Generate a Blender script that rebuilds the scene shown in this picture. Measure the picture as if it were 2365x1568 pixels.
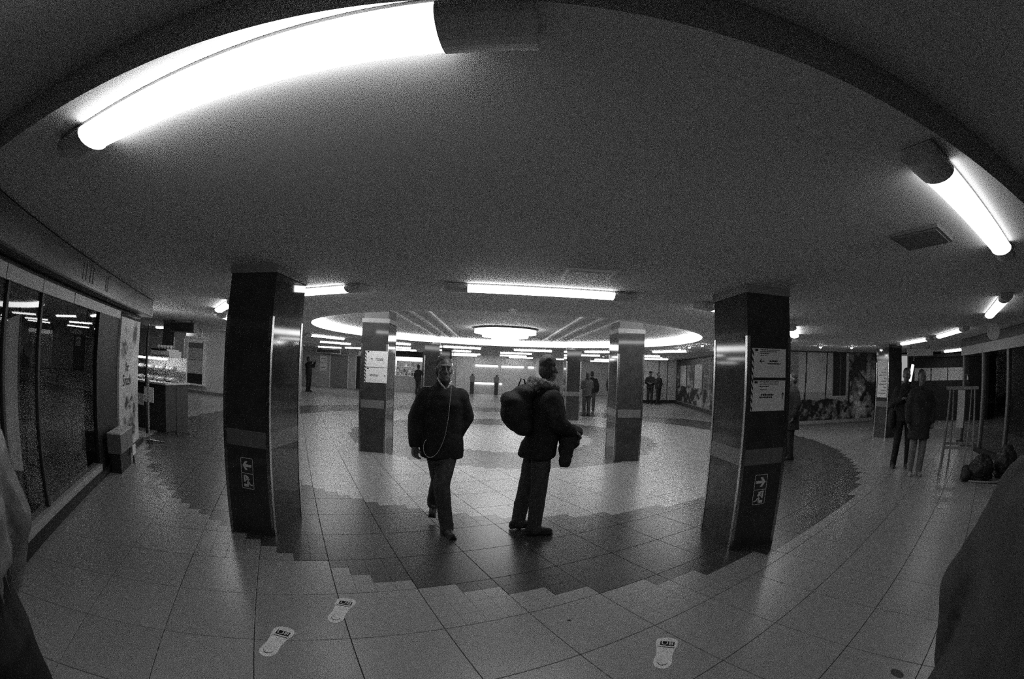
import bpy, bmesh, math, random
from mathutils import Vector, Matrix
random.seed(7)
PI = math.pi
for o in list(bpy.data.objects): bpy.data.objects.remove(o)
scene = bpy.context.scene
COL = scene.collection

# ------------------------------------------------------------------ camera (16 mm full-frame fisheye)
CAMZ = 1.65
YAW, PITCH, ROLL = math.radians(2.0), math.radians(3.8235), math.radians(2.2066)
FPX = 1051.0
fwd = Vector((math.sin(YAW), math.cos(YAW), 0)); rgt = Vector((math.cos(YAW), -math.sin(YAW), 0)); upz = Vector((0, 0, 1))
cF = fwd*math.cos(PITCH) + upz*math.sin(PITCH)
cU = -fwd*math.sin(PITCH) + upz*math.cos(PITCH)
cX = rgt*math.cos(ROLL) + cU*math.sin(ROLL)
cY = -rgt*math.sin(ROLL) + cU*math.cos(ROLL)
cam_d = bpy.data.cameras.new('camera'); cam = bpy.data.objects.new('camera', cam_d); COL.objects.link(cam)
cam_d.type = 'PANO'
for tgt in (cam_d, getattr(cam_d, 'cycles', None)):
    try:
        tgt.panorama_type = 'FISHEYE_EQUISOLID'; tgt.fisheye_lens = 16.0; tgt.fisheye_fov = math.radians(185)
    except Exception: pass
cam_d.sensor_fit = 'HORIZONTAL'; cam_d.sensor_width = 16.0*2365/FPX
cam_d.clip_start = 0.02; cam_d.clip_end = 200
M = Matrix.Identity(4)
for i in range(3):
    M[i][0], M[i][1], M[i][2] = cX[i], cY[i], -cF[i]
M[2][3] = CAMZ
cam.matrix_world = M
scene.camera = cam

def ray(px, py):
    x, y = px-1182.5, 784.0-py
    r = math.hypot(x, y) + 1e-9
    th = 2*math.asin(r/(2*FPX))
    return cX*(math.sin(th)*x/r) + cY*(math.sin(th)*y/r) + cF*math.cos(th)
def on_y(px, py, y): d = ray(px, py); t = y/d.y; return Vector((d.x*t, y, CAMZ+d.z*t))
def on_x(px, py, x): d = ray(px, py); t = x/d.x; return Vector((x, d.y*t, CAMZ+d.z*t))
def on_z(px, py, z): d = ray(px, py); t = (z-CAMZ)/d.z; return Vector((d.x*t, d.y*t, z))

# ------------------------------------------------------------------ world, exposure
w = bpy.data.worlds.new('world'); scene.world = w; w.use_nodes = True
w.node_tree.nodes['Background'].inputs[0].default_value = (0.02, 0.02, 0.02, 1)
w.node_tree.nodes['Background'].inputs[1].default_value = 0.2
scene.view_settings.view_transform = 'Standard'
try: scene.view_settings.look = 'None'
except Exception: pass
scene.view_settings.gamma = 1.0; scene.view_settings.use_curve_mapping = False
scene.view_settings.exposure = 0.0
try:
    scene.cycles.use_denoising = False; scene.cycles.use_adaptive_sampling = True; scene.cycles.adaptive_threshold = 0.05
    scene.cycles.max_bounces = 5; scene.cycles.diffuse_bounces = 3; scene.cycles.glossy_bounces = 2
    scene.cycles.transparent_max_bounces = 8; scene.cycles.sample_clamp_indirect = 4.0
except Exception: pass
LAMP, RINGL, CHAND, SPOT = 12.0, 12.5, 9.0, 160.0      # lamp radiances

# ------------------------------------------------------------------ materials
MATS = {}
def mat(name, v, rough=0.6, spec=0.5, var=0.0, scale=8.0, bump=0.0, metal=0.0, objvar=0.0, bscale=None):
    if name in MATS: return MATS[name]
    m = bpy.data.materials.new(name); m.use_nodes = True; nt = m.node_tree; b = nt.nodes['Principled BSDF']
    b.inputs['Roughness'].default_value = rough; b.inputs['Metallic'].default_value = metal
    b.inputs['Specular IOR Level'].default_value = spec
    b.inputs['Base Color'].default_value = (v, v, v, 1)
    if var or objvar or bump:
        tc = nt.nodes.new('ShaderNodeTexCoord'); n = nt.nodes.new('ShaderNodeTexNoise')
        n.inputs['Scale'].default_value = scale; n.inputs['Detail'].default_value = 3
        nt.links.new(tc.outputs['Object'], n.inputs['Vector'])
        mr = nt.nodes.new('ShaderNodeMapRange'); nt.links.new(n.outputs['Fac'], mr.inputs[0])
        mr.inputs[1].default_value = 0.25; mr.inputs[2].default_value = 0.75
        mr.inputs[3].default_value = v*(1-var); mr.inputs[4].default_value = v*(1+var)
        out = mr.outputs[0]
        if objvar:
            oi = nt.nodes.new('ShaderNodeObjectInfo'); m2 = nt.nodes.new('ShaderNodeMapRange')
            nt.links.new(oi.outputs['Random'], m2.inputs[0]); m2.inputs[3].default_value = 1-objvar; m2.inputs[4].default_value = 1+objvar
            mu = nt.nodes.new('ShaderNodeMath'); mu.operation = 'MULTIPLY'
            nt.links.new(out, mu.inputs[0]); nt.links.new(m2.outputs[0], mu.inputs[1]); out = mu.outputs[0]
        cc = nt.nodes.new('ShaderNodeCombineColor')
        for i in range(3): nt.links.new(out, cc.inputs[i])
        nt.links.new(cc.outputs[0], b.inputs['Base Color'])
        if bump:
            nb = n
            if bscale:
                nb = nt.nodes.new('ShaderNodeTexNoise'); nb.inputs['Scale'].default_value = bscale; nb.inputs['Detail'].default_value = 3
                nt.links.new(tc.outputs['Object'], nb.inputs['Vector'])
            bp = nt.nodes.new('ShaderNodeBump'); bp.inputs['Strength'].default_value = bump; bp.inputs['Distance'].default_value = 0.01
            nt.links.new(nb.outputs['Fac'], bp.inputs['Height']); nt.links.new(bp.outputs[0], b.inputs['Normal'])
    MATS[name] = m; return m
def emis(name, s):
    if name in MATS: return MATS[name]
    m = bpy.data.materials.new(name); m.use_nodes = True; nt = m.node_tree
    nt.nodes.remove(nt.nodes['Principled BSDF']); e = nt.nodes.new('ShaderNodeEmission'); e.inputs[0].default_value = (1, 1, 1, 1); e.inputs[1].default_value = s
    nt.links.new(e.outputs[0], nt.nodes['Material Output'].inputs[0]); MATS[name] = m; return m
def glass(name, tint=0.85, refl=0.06):
    if name in MATS: return MATS[name]
    m = bpy.data.materials.new(name); m.use_nodes = True; nt = m.node_tree
    nt.nodes.remove(nt.nodes['Principled BSDF'])
    t = nt.nodes.new('ShaderNodeBsdfTransparent'); t.inputs[0].default_value = (tint, tint, tint, 1)
    g = nt.nodes.new('ShaderNodeBsdfGlossy'); g.inputs['Roughness'].default_value = 0.02
    f = nt.nodes.new('ShaderNodeFresnel'); f.inputs[0].default_value = 1.5
    gm = nt.nodes.new('ShaderNodeNewGeometry'); mu = nt.nodes.new('ShaderNodeMath'); mu.operation = 'SUBTRACT'; mu.use_clamp = True   # outer faces mirror, the inner side only lets light out
    nt.links.new(f.outputs[0], mu.inputs[0]); nt.links.new(gm.outputs['Backfacing'], mu.inputs[1])
    mx = nt.nodes.new('ShaderNodeMixShader'); nt.links.new(mu.outputs[0], mx.inputs[0])
    nt.links.new(t.outputs[0], mx.inputs[1]); nt.links.new(g.outputs[0], mx.inputs[2])
    nt.links.new(mx.outputs[0], nt.nodes['Material Output'].inputs[0]); MATS[name] = m; return m
def print_mat(name, rough=0.5):
    if name in MATS: return MATS[name]
    m = bpy.data.materials.new(name); m.use_nodes = True; nt = m.node_tree; b = nt.nodes['Principled BSDF']
    a = nt.nodes.new('ShaderNodeVertexColor'); a.layer_name = 'print'
    nt.links.new(a.outputs[0], b.inputs['Base Color']); b.inputs['Roughness'].default_value = rough
    MATS[name] = m; return m

TILE_L = mat('light stone tile', 0.31, 0.32, 0.5, 0.10, 14, objvar=0.05)
TILE_D = mat('dark stone tile', 0.060, 0.33, 0.45, 0.15, 14, objvar=0.08)
GROUT = mat('grout', 0.03, 0.9)
CEIL = mat('painted ceiling', 0.70, 0.75, 0.3, 0.05, 1.2)
CEILR = mat('recess paint', 0.60, 0.7, 0.3, 0.05, 1.2)
CLAD = mat('polished dark cladding', 0.050, 0.07, 0.32, 0.25, 6)
BAND = mat('grey column band', 0.16, 0.25, 0.5, 0.12, 10)
CAPIT = mat('plaster capital', 0.24, 0.7, 0.3, 0.06, 6)
STEEL = mat('brushed steel', 0.42, 0.28, 0.5, 0.08, 30, metal=1.0)
BLACK = mat('black enamel', 0.03, 0.5, 0.3)
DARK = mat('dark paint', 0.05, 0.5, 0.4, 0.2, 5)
GREY = mat('grey paint', 0.18, 0.5, 0.4, 0.1, 4)
MIDL = mat('light grey panel', 0.60, 0.45, 0.4, 0.06, 3)
WHITE = mat('white enamel', 0.82, 0.4, 0.5, 0.04, 3)
PAPER = mat('white paper', 0.75, 0.8, 0.2, 0.03, 6)
INK = mat('black ink', 0.015, 0.8, 0.1)
HOUS = mat('lamp housing', 0.62, 0.45, 0.5, 0.1, 10)
LAMPM = emis('fluorescent diffuser', LAMP)
RINGM = emis('cove light panel', RINGL)
CHANDM = emis('chandelier panel', CHAND)
SPOTM = emis('spot lamp', SPOT)
GLASS = glass('shop glass')

# ------------------------------------------------------------------ mesh helpers
def tag(o, label=None, cat=None, group=None, kind=None):
    if label: o['label'] = label
    if cat: o['category'] = cat
    if group: o['group'] = group
    if kind: o['kind'] = kind
    return o
def link(name, me, m=None, parent=None, smooth=False):
    o = bpy.data.objects.new(name, me); COL.objects.link(o)
    if m is not None and not me.materials: me.materials.append(m)
    if parent is not None: o.parent = parent
    if smooth: me.polygons.foreach_set('use_smooth', [True]*len(me.polygons))
    return o
def thing(name, label, cat, loc=(0, 0, 0), rz=0.0, group=None):
    o = bpy.data.objects.new(name, None); COL.objects.link(o); o.location = loc; o.rotation_euler = (0, 0, rz)
    o.empty_display_size = 0.1
    return tag(o, label, cat, group)
class MB:
    def __init__(s): s.v = []; s.f = []; s.mi = []; s.cur = 0; s.T = None
    def add(s, vs, fs):
        n = len(s.v)
        if s.T is not None: vs = [tuple(s.T @ Vector(p)) for p in vs]
        s.v += [tuple(p) for p in vs]; s.f += [tuple(i+n for i in f) for f in fs]; s.mi += [s.cur]*len(fs); return s
    def box(s, x0, x1, y0, y1, z0, z1, ch=0.0):
        if ch:
            c = ch
            vs = [(x0, y0, z0), (x1, y0, z0), (x1, y1, z0), (x0, y1, z0), (x0, y0, z1-c), (x1, y0, z1-c), (x1, y1, z1-c), (x0, y1, z1-c), (x0+c, y0+c, z1), (x1-c, y0+c, z1), (x1-c, y1-c, z1), (x0+c, y1-c, z1)]
            fs = [(3, 2, 1, 0)]
            for a in (0, 4):
                for i in range(4): fs.append((a+i, a+(i+1) % 4, a+4+(i+1) % 4, a+4+i))
            fs.append((8, 9, 10, 11)); return s.add(vs, fs)
        vs = [(x, y, z) for z in (z0, z1) for y in (y0, y1) for x in (x0, x1)]
        return s.add(vs, [(0, 2, 3, 1), (4, 5, 7, 6), (0, 1, 5, 4), (2, 6, 7, 3), (0, 4, 6, 2), (1, 3, 7, 5)])
    def prism(s, pts, z0, z1):
        n = len(pts)
        vs = [(x, y, z0) for x, y in pts] + [(x, y, z1) for x, y in pts]
        return s.add(vs, [tuple(range(n-1, -1, -1)), tuple(range(n, 2*n))] + [(i, (i+1) % n, n+(i+1) % n, n+i) for i in range(n)])
    def profile(s, pts, x0, x1):      # pts in (y,z), extruded along x
        n = len(pts)
        vs = [(x0, y, z) for y, z in pts] + [(x1, y, z) for y, z in pts]
        return s.add(vs, [tuple(range(n)), tuple(range(2*n-1, n-1, -1))] + [(i, n+i, n+(i+1) % n, (i+1) % n) for i in range(n)])
    def loft(s, rings, n=20):         # rings: (z,cx,cy,rx,ry)
        vs = []
        for z, cx, cy, rx, ry in rings:
            vs += [(cx+rx*math.cos(2*PI*k/n), cy+ry*math.sin(2*PI*k/n), z) for k in range(n)]
        fs = [tuple(range(n-1, -1, -1))]
        for r in range(len(rings)-1):
            for k in range(n): fs.append((r*n+k, r*n+(k+1) % n, (r+1)*n+(k+1) % n, (r+1)*n+k))
        L = (len(rings)-1)*n; fs.append(tuple(range(L, L+n)))
        return s.add(vs, fs)
    def tube(s, pts, r, n=8):
        pts = [Vector(p) for p in pts]; vs = []; fs = []
        for i, p in enumerate(pts):
            d = (pts[min(i+1, len(pts)-1)]-pts[max(i-1, 0)]).normalized()
            a = d.orthogonal().normalized() if i == 0 else (a - d*a.dot(d)).normalized()
            b = d.cross(a); rr = r[i] if isinstance(r, (list, tuple)) else r
            vs += [p+(a*math.cos(2*PI*k/n)+b*math.sin(2*PI*k/n))*rr for k in range(n)]
        for i in range(len(pts)-1):
            for k in range(n): fs.append((i*n+k, i*n+(k+1) % n, (i+1)*n+(k+1) % n, (i+1)*n+k))
        fs += [tuple(range(n-1, -1, -1)), tuple(range((len(pts)-1)*n, len(pts)*n))]
        return s.add(vs, fs)
    def ell(s, c, r, nu=14, nv=9, rot=None):
        vs = [(0, 0, -1)]; fs = []
        for j in range(1, nv):
            ph = -PI/2+PI*j/nv
            for i in range(nu): vs.append((math.cos(ph)*math.cos(2*PI*i/nu), math.cos(ph)*math.sin(2*PI*i/nu), math.sin(ph)))
        vs.append((0, 0, 1)); t = len(vs)-1
        for i in range(nu):
            fs.append((0, 1+(i+1) % nu, 1+i)); b = 1+(nv-2)*nu; fs.append((t, b+i, b+(i+1) % nu))
            for j in range(nv-2): fs.append((1+j*nu+i, 1+j*nu+(i+1) % nu, 1+(j+1)*nu+(i+1) % nu, 1+(j+1)*nu+i))
        R = rot.to_3x3() if rot is not None else None
        out = []
        for p in vs:
            q = Vector((p[0]*r[0], p[1]*r[1], p[2]*r[2]))
            if R is not None: q = R @ q
            out.append(q+Vector(c))
        return s.add(out, fs)
    def cap(s, p0, r0, p1, r1, n=12):   # tapered capsule
        p0, p1 = Vector(p0), Vector(p1); d = p1-p0; L = d.length
        if L < 1e-5: return s.ell(p0, (r0,)*3)
        d /= L; a = d.orthogonal().normalized(); b = d.cross(a); rings = []
        for t in (-80, -50, -22): rings.append((p0+d*r0*math.sin(math.radians(t)), r0*math.cos(math.radians(t))))
        rings.append((p0, r0)); rings.append((p1, r1))
        for t in (22, 50, 80): rings.append((p1+d*r1*math.sin(math.radians(t)), r1*math.cos(math.radians(t))))
        vs = []; fs = []
        for c, r in rings: vs += [c+(a*math.cos(2*PI*k/n)+b*math.sin(2*PI*k/n))*r for k in range(n)]
        for i in range(len(rings)-1):
            for k in range(n): fs.append((i*n+k, i*n+(k+1) % n, (i+1)*n+(k+1) % n, (i+1)*n+k))
        fs += [tuple(range(n-1, -1, -1)), tuple(range((len(rings)-1)*n, len(rings)*n))]
        return s.add(vs, fs)
    def chain(s, pts, rs):
        for i in range(len(pts)-1): s.cap(pts[i], rs[i], pts[i+1], rs[i+1])
        return s
    def mesh(s, name):
        me = bpy.data.meshes.new(name); me.from_pydata(s.v, [], s.f); me.update(); return me
    def build(s, name, m, parent=None, smooth=False, recalc=True):
        me = s.mesh(name)
        if recalc:
            bm = bmesh.new(); bm.from_mesh(me); bmesh.ops.recalc_face_normals(bm, faces=bm.faces); bm.to_mesh(me); bm.free()
        mm = m if isinstance(m, (list, tuple)) else [m]
        for k in mm: me.materials.append(k)
        if len(mm) > 1: me.polygons.foreach_set('material_index', s.mi)
        return link(name, me, None, parent, smooth)
    def skin(s, name, m, parent=None, voxel=0.012, it=3, fac=0.5, disp=0.0, dscale=0.1):
        me = s.mesh(name); t = bpy.data.objects.new('tmp', me); COL.objects.link(t)
        md = t.modifiers.new('r', 'REMESH'); md.mode = 'VOXEL'; md.voxel_size = voxel
        if it: sm = t.modifiers.new('s', 'SMOOTH'); sm.factor = fac; sm.iterations = it
        if disp:
            tx = bpy.data.textures.new('folds', 'CLOUDS'); tx.noise_scale = dscale
            dm = t.modifiers.new('d', 'DISPLACE'); dm.texture = tx; dm.strength = disp; dm.mid_level = 0.5
        dg = bpy.context.evaluated_depsgraph_get(); out = bpy.data.meshes.new_from_object(t.evaluated_get(dg))
        bpy.data.objects.remove(t); out.name = name; out.materials.clear(); out.materials.append(m)
        return link(name, out, None, parent, True)
def text_mesh(body, size, name='lettering'):
    c = bpy.data.curves.new('t', 'FONT'); c.body = body; c.size = size; c.align_x = 'CENTER'; c.align_y = 'CENTER'; c.extrude = 0.0006
    t = bpy.data.objects.new('t', c); COL.objects.link(t)
    dg = bpy.context.evaluated_depsgraph_get(); me = bpy.data.meshes.new_from_object(t.evaluated_get(dg)); bpy.data.objects.remove(t)
    me.name = name; return me
def struct(name, mb, m, parent=None, label=None):
    o = mb.build(name, m, parent)
    if parent is None: o['kind'] = 'structure'
    if label: o['label'] = label
    return o

# ------------------------------------------------------------------ floor: 0.6 m tiles turned 25 degrees, stepped dark rings
CX, CY = 0.25, 11.2
TA = math.radians(25.3); TS = 0.6; T0 = Vector((-0.26, 2.48))
tu = Vector((math.cos(TA), math.sin(TA))); tv = Vector((-math.sin(TA), math.cos(TA)))
RINGS = [(2.2, 3.75), (6.3, 8.15)]
def dark_at(p):
    r = math.hypot(p.x-CX, p.y-CY); return any(a < r < b for a, b in RINGS)
floor = struct('floor', MB().box(-26, 28, -9, 46, -0.06, -0.012), GROUT, label='stone tile floor with stepped dark rings')
def inside(p): return -25 < p.x < 27 and -8 < p.y < 45
cells = {}
for i in range(-75, 76):
    for j in range(-75, 76):
        c = T0+tu*((i+.5)*TS)+tv*((j+.5)*TS)
        if not inside(c): continue
        sub = [[dark_at(T0+tu*(i*TS+(a+.5)*.15)+tv*(j*TS+(b+.5)*.15)) for b in range(4)] for a in range(4)]
        n = sum(map(sum, sub)); cells[(i, j)] = (c, sub, n)
def vis(c):
    d = math.hypot(c.x, c.y); az = abs(math.degrees(math.atan2(c.x, c.y))-2)
    return 0.9 < d and az < 74+20/max(d, .6)
order = sorted((k for k in cells if vis(cells[k][0])), key=lambda k: cells[k][0].length)
near = set(); cnt = 0
for k in order:
    n = cells[k][2]; cnt += 1 if n in (0, 16) else 2
    if cnt > 290: break
    near.add(k)
G = 0.0028
def tile_piece(mb, sub, want):
    full = all(sub[a][b] == want for a in range(4) for b in range(4))
    if full: mb.box(-.3+G, .3-G, -.3+G, .3-G, -.012, 0, .0015); return
    for a in range(4):
        for b in range(4):
            if sub[a][b] == want: mb.box(-.3+a*.15+(G if a == 0 else .0007), -.15+a*.15-(G if a == 3 else .0007), -.3+b*.15+(G if b == 0 else .0007), -.15+b*.15-(G if b == 3 else .0007), -.012, 0, .0006)
full_me = {}
for d, m in ((False, TILE_L), (True, TILE_D)):
    mb = MB(); tile_piece(mb, [[d]*4]*4, d); me = mb.mesh('tile'); me.materials.append(m); full_me[d] = me
farL, farD = MB(), MB()
for k, (c, sub, n) in cells.items():
    T = Matrix.Translation((c.x, c.y, 0)) @ Matrix.Rotation(TA, 4, 'Z')
    for d in (False, True):
        if (n == 0 and d) or (n == 16 and not d): continue
        if k in near:
            if n in (0, 16): me = full_me[d]
            else:
                mb = MB(); tile_piece(mb, sub, d); me = mb.mesh('tile'); me.materials.append(TILE_D if d else TILE_L)
            o = link('tile', me, None, floor); o.location = (c.x, c.y, 0); o.rotation_euler = (0, 0, TA)
        else:
            mb = farD if d else farL; mb.T = T
            if n in (0, 16): mb.add([(-.3+G, -.3+G, 0), (.3-G, -.3+G, 0), (.3-G, .3-G, 0), (-.3+G, .3-G, 0)], [(0, 1, 2, 3)])
            else:
                for a in range(4):
                    for b in range(4):
                        if sub[a][b] == d: x, y = -.3+a*.15, -.3+b*.15; mb.add([(x+.001, y+.001, 0), (x+.149, y+.001, 0), (x+.149, y+.149, 0), (x+.001, y+.149, 0)], [(0, 1, 2, 3)])
for mb, m, lb in ((farL, TILE_L, 'distant light floor tiles'), (farD, TILE_D, 'distant dark floor tiles')):
    o = mb.build('tile_field', m, floor); o['kind'] = 'stuff'; o['label'] = lb

# ------------------------------------------------------------------ ceiling with round recess and rear step
ZC, ZR, RR = 2.48, 2.66, 4.74
bm = bmesh.new(); N = 120
rect = [bm.verts.new(p) for p in ((-26, .757, ZC), (28, .757, ZC), (28, 46, ZC), (-26, 46, ZC))]
circ = [bm.verts.new((CX+RR*math.cos(2*PI*k/N), CY+RR*math.sin(2*PI*k/N), ZC)) for k in range(N)]
ed = [bm.edges.new((L[i], L[(i+1) % len(L)])) for L in (rect, circ) for i in range(len(L))]
bmesh.ops.triangle_fill(bm, edges=ed, use_beauty=True)
bmesh.ops.delete(bm, geom=[f for f in bm.faces if math.hypot(f.calc_center_median().x-CX, f.calc_center_median().y-CY) < RR*0.97 and all(v in circ for v in f.verts)], context='FACES_ONLY')
me = bpy.data.meshes.new('ceiling'); bm.to_mesh(me); bm.free()
ceiling = link('ceiling', me, CEIL); ceiling['kind'] = 'structure'; ceiling['label'] = 'low painted ceiling with a round recess'
cp = [(CX+RR*math.cos(2*PI*k/N), CY+RR*math.sin(2*PI*k/N)) for k in range(N)]
struct('ceiling_recess', MB().add([(x, y, ZC) for x, y in cp]+[(x, y, ZR) for x, y in cp], [(k, (k+1) % N, N+(k+1) % N, N+k) for k in range(N)]+[tuple(range(N, 2*N))]), CEILR, label='raised round recess in the ceiling')
struct('ceiling_rear', MB().add([(-26, .757, ZC), (28, .757, ZC), (28, .757, ZR), (-26, .757, ZR), (28, -9, ZR), (-26, -9, ZR)], [(0, 1, 2, 3), (3, 2, 4, 5)]), CEIL, label='slightly higher ceiling strip above the viewer')
struct('roof_slab', MB().box(-26, 28, -9, 46, ZR+.03, ZR+.2), GREY)
# edge trim of the recess and the ribs on its ceiling
mb = MB()
for k in range(N):
    a, b = 2*PI*k/N, 2*PI*(k+1)/N
    P = lambda t, r, z: (CX+r*math.cos(t), CY+r*math.sin(t), z)
    mb.add([P(a, RR-.02, ZC-.012), P(b, RR-.02, ZC-.012), P(b, RR+.03, ZC-.012), P(a, RR+.03, ZC-.012), P(a, RR-.02, ZC+.01), P(b, RR-.02, ZC+.01), P(b, RR+.03, ZC+.01), P(a, RR+.03, ZC+.01)], [(0, 3, 2, 1), (0, 1, 5, 4), (2, 3, 7, 6), (4, 5, 6, 7)])
struct('trim_1', mb, MIDL, label='pale edge trim around the round recess')
for i, x in enumerate((-1.95, -1.57, -1.25, 1.55, 1.9, 2.3)):
    h = math.sqrt(RR**2-(x-CX)**2)-.06
    struct('trim_%d' % (i+2), MB().box(x-.035, x+.035, CY-h, CY+h, ZR-.04, ZR), WHITE, label='pale straight rib on the recess ceiling, number %s from the left' % ('one two three four five six'.split()[i]))
# cove lights: translucent panels round the recess wall
ring = thing('cove_light_ring', 'ring of glowing light panels lining the round ceiling recess', 'light', (CX, CY, ZC))
NP = 22; me0 = None
for k in range(NP):
    if me0 is None:
        mb = MB(); n = 6; da = 2*PI/NP*0.975
        for q in range(n):
            a, b = -da/2+da*q/n, -da/2+da*(q+1)/n
            P = lambda t, r, z: (r*math.cos(t), r*math.sin(t), z)
            mb.add([P(a, RR-.05, .012), P(b, RR-.05, .012), P(b, RR-.012, .012), P(a, RR-.012, .012), P(a, RR-.05, .16), P(b, RR-.05, .16), P(b, RR-.012, .16), P(a, RR-.012, .16)], [(0, 3, 2, 1), (4, 5, 6, 7), (0, 1, 5, 4), (2, 3, 7, 6)] + ([(0, 4, 7, 3)] if q == 0 else []) + ([(1, 2, 6, 5)] if q == n-1 else []))
        me0 = mb.mesh('light_panel'); me0.materials.append(RINGM)
    o = link('light_panel', me0, None, ring); o.rotation_euler = (0, 0, 2*PI*(k+.37)/NP)
# stepped round chandelier in the middle of the recess
ch = thing('round_ceiling_lamp', 'stepped round glass ceiling lamp in the middle of the recess', 'ceiling lamp', (CX-.03, CY, ZR))
mb = MB(); n = 40
mb.add([((.8 if i < n else .8)*math.cos(2*PI*(i % n)/n), .8*math.sin(2*PI*(i % n)/n), 0 if i < n else -.045) for i in range(2*n)], [(i, (i+1) % n, n+(i+1) % n, n+i) for i in range(n)] + [tuple(range(n, 2*n))])
mb.build('rim', DARK, ch)
for (r0, r1, z0, z1, np_) in ((.56, .76, -.045, -.13, 16), (.32, .57, -.045, -.215, 12), (.0, .33, -.045, -.285, 8)):
    for k in range(np_):
        mb = MB(); n = 3; pts = []
        a0, a1 = 2*PI*k/np_+.012, 2*PI*(k+1)/np_-.012
        arc = [(r1*math.cos(a0+(a1-a0)*i/n), r1*math.sin(a0+(a1-a0)*i/n)) for i in range(n+1)]
        inn = [(r0*math.cos(a1+(a0-a1)*i/n), r0*math.sin(a1+(a0-a1)*i/n)) for i in range(n+1)] if r0 > 0 else [(0.004*math.cos((a0+a1)/2), 0.004*math.sin((a0+a1)/2))]
        mb.prism(arc+inn, z1, z0); mb.build('light_panel', CHANDM, ch)

# ------------------------------------------------------------------ tube lamps on two circles round the recess
def lamp_meshes():
    n = 10
    el = lambda wd, dp: [(wd*math.cos(PI+PI*i/n), -.03+dp*math.sin(PI+PI*i/n)) for i in range(n+1)]
    U = lambda wd, dp: [(wd*.9, -.013), (wd, -.026)] + [(wd*math.cos(PI*i/n), -.034-dp*math.sin(PI*i/n)) for i in range(n+1)] + [(-wd, -.026), (-wd*.9, -.013)]
    h = MB(); h.profile([(-.082, 0), (.082, 0), (.082, -.013), (-.082, -.013)], -.97, .97)
    d = MB(); d.profile(U(.088, .04), -.74, .74)
    e = MB(); e.profile(U(.094, .045), .74, .97)
    e2 = MB(); e2.profile(U(.094, .045), -.97, -.74)
    r = []
    for m, nm, mt in ((h, 'housing', HOUS), (d, 'diffuser', LAMPM), (e, 'end_cap', HOUS), (e2, 'end_cap', HOUS)):
        me = m.mesh(nm); bm = bmesh.new(); bm.from_mesh(me); bmesh.ops.recalc_face_normals(bm, faces=bm.faces); bm.to_mesh(me); bm.free(); me.materials.append(mt); r.append((nm, me))
    return r
LM = lamp_meshes()
DIMMED = emis('aged fluorescent diffuser', LAMP*.55); BOOSTED = emis('fresh fluorescent diffuser', LAMP*1.15)   # nearest tube boosted by hand, right-hand ones dimmed to darken that side
LM_VAR = {}
for key, mt in (('dimmed', DIMMED), ('boosted', BOOSTED)):
    me = LM[1][1].copy(); me.materials.clear(); me.materials.append(mt); LM_VAR[key] = me
def tube_lamp(x, y, rz, label, group, tube=None):
    t = thing('tube_lamp', label, 'ceiling lamp', (x, y, ZC-.003), rz, group)
    for nm, me in LM: link(nm, LM_VAR.get(tube, me) if nm == 'diffuser' else me, None, t)
    return t
def words(n): return 'first second third fourth fifth sixth seventh eighth ninth tenth eleventh twelfth thirteenth fourteenth fifteenth'.split()[n % 15]
inner = {0: 'lit tube lamp on the ceiling between the two front columns', -1: 'lit tube lamp behind the top of the left front column',
         1: 'tube lamp behind the top of the right front column', -2: 'slanted tube lamp left of the left front column', -3: 'smaller slanted tube lamp under another, left of the left column',
         2: 'slanted tube lamp just right of the right front column', 3: 'lower slanted tube lamp just right of the right front column'}
for k in range(-6, 9):
    ph = math.radians(1.6+24*k)
    lab = inner.get(k, 'distant tube lamp beyond the recess, %s along the inner circle from the right' % words((k-4) % 15))
    tube_lamp(CX+6.72*math.sin(ph), CY-6.72*math.cos(ph), ph, lab, 'tube lamps on the inner circle')
outer = {0: 'large lit tube lamp overhead at the top left, nearest of all', 1: 'bright slanted tube lamp overhead at the upper right',
         2: 'slanted tube lamp near the right edge', 3: 'tube lamp above the dark kiosk at the right', 4: 'lower tube lamp above the dark kiosk at the right'}
for k, dg in enumerate((-6.4, 12.1, 33.5, 53, 65, 142, 158, 176, 192, 208, 224)):
    ph = math.radians(dg)
    x, y = CX+10.35*math.sin(ph), CY-10.35*math.cos(ph)
    lab = outer.get(k, 'far tube lamp beyond the recess, %s along the outer circle from the right' % words(k-5))
    tube_lamp(x, y, ph, lab, 'tube lamps on the outer circle', 'boosted' if k == 0 else 'dimmed' if k < 5 else None)
for i, (x, y, a, lab) in enumerate(((-1.6, 25.6, 0, 'tube lamp before the end wall, left of centre'), (1.0, 25.6, 0, 'tube lamp before the end wall, right of centre'), (6.6, 26.5, 0, 'nearer tube lamp in the far right passage'), (7.2, 30.5, 0, 'farther tube lamp in the far right passage'), (-9.6, 25.0, 0, 'tube lamp over the far left doors'),
        (-12.0, 13.2, 0, 'tube lamp before the lit window at the left'), (-9.0, 14.2, 0, 'tube lamp above the snack counter at the left'), (14.7, 8.3, 1.2, 'tube lamp deep at the right above the kiosk'),
        (-4.9, 23.6, 0, 'tube lamp on the way to the far kiosk'), (-7.6, 24.2, 0, 'tube lamp before the black far door'), (-1.9, 28.6, 0, 'last tube lamp before the white end pier'), (1.6, 28.6, 0, 'last tube lamp before the right of the end shutter'), (4.6, 28.8, 0, 'tube lamp at the mouth of the far right passage'), (8.2, 22.4, 0, 'tube lamp over the two officers'), (-11.6, 23.5, 0, 'tube lamp in the far left passage'))):
    tube_lamp(x, y, a, lab, 'tube lamps in the side passages')
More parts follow.
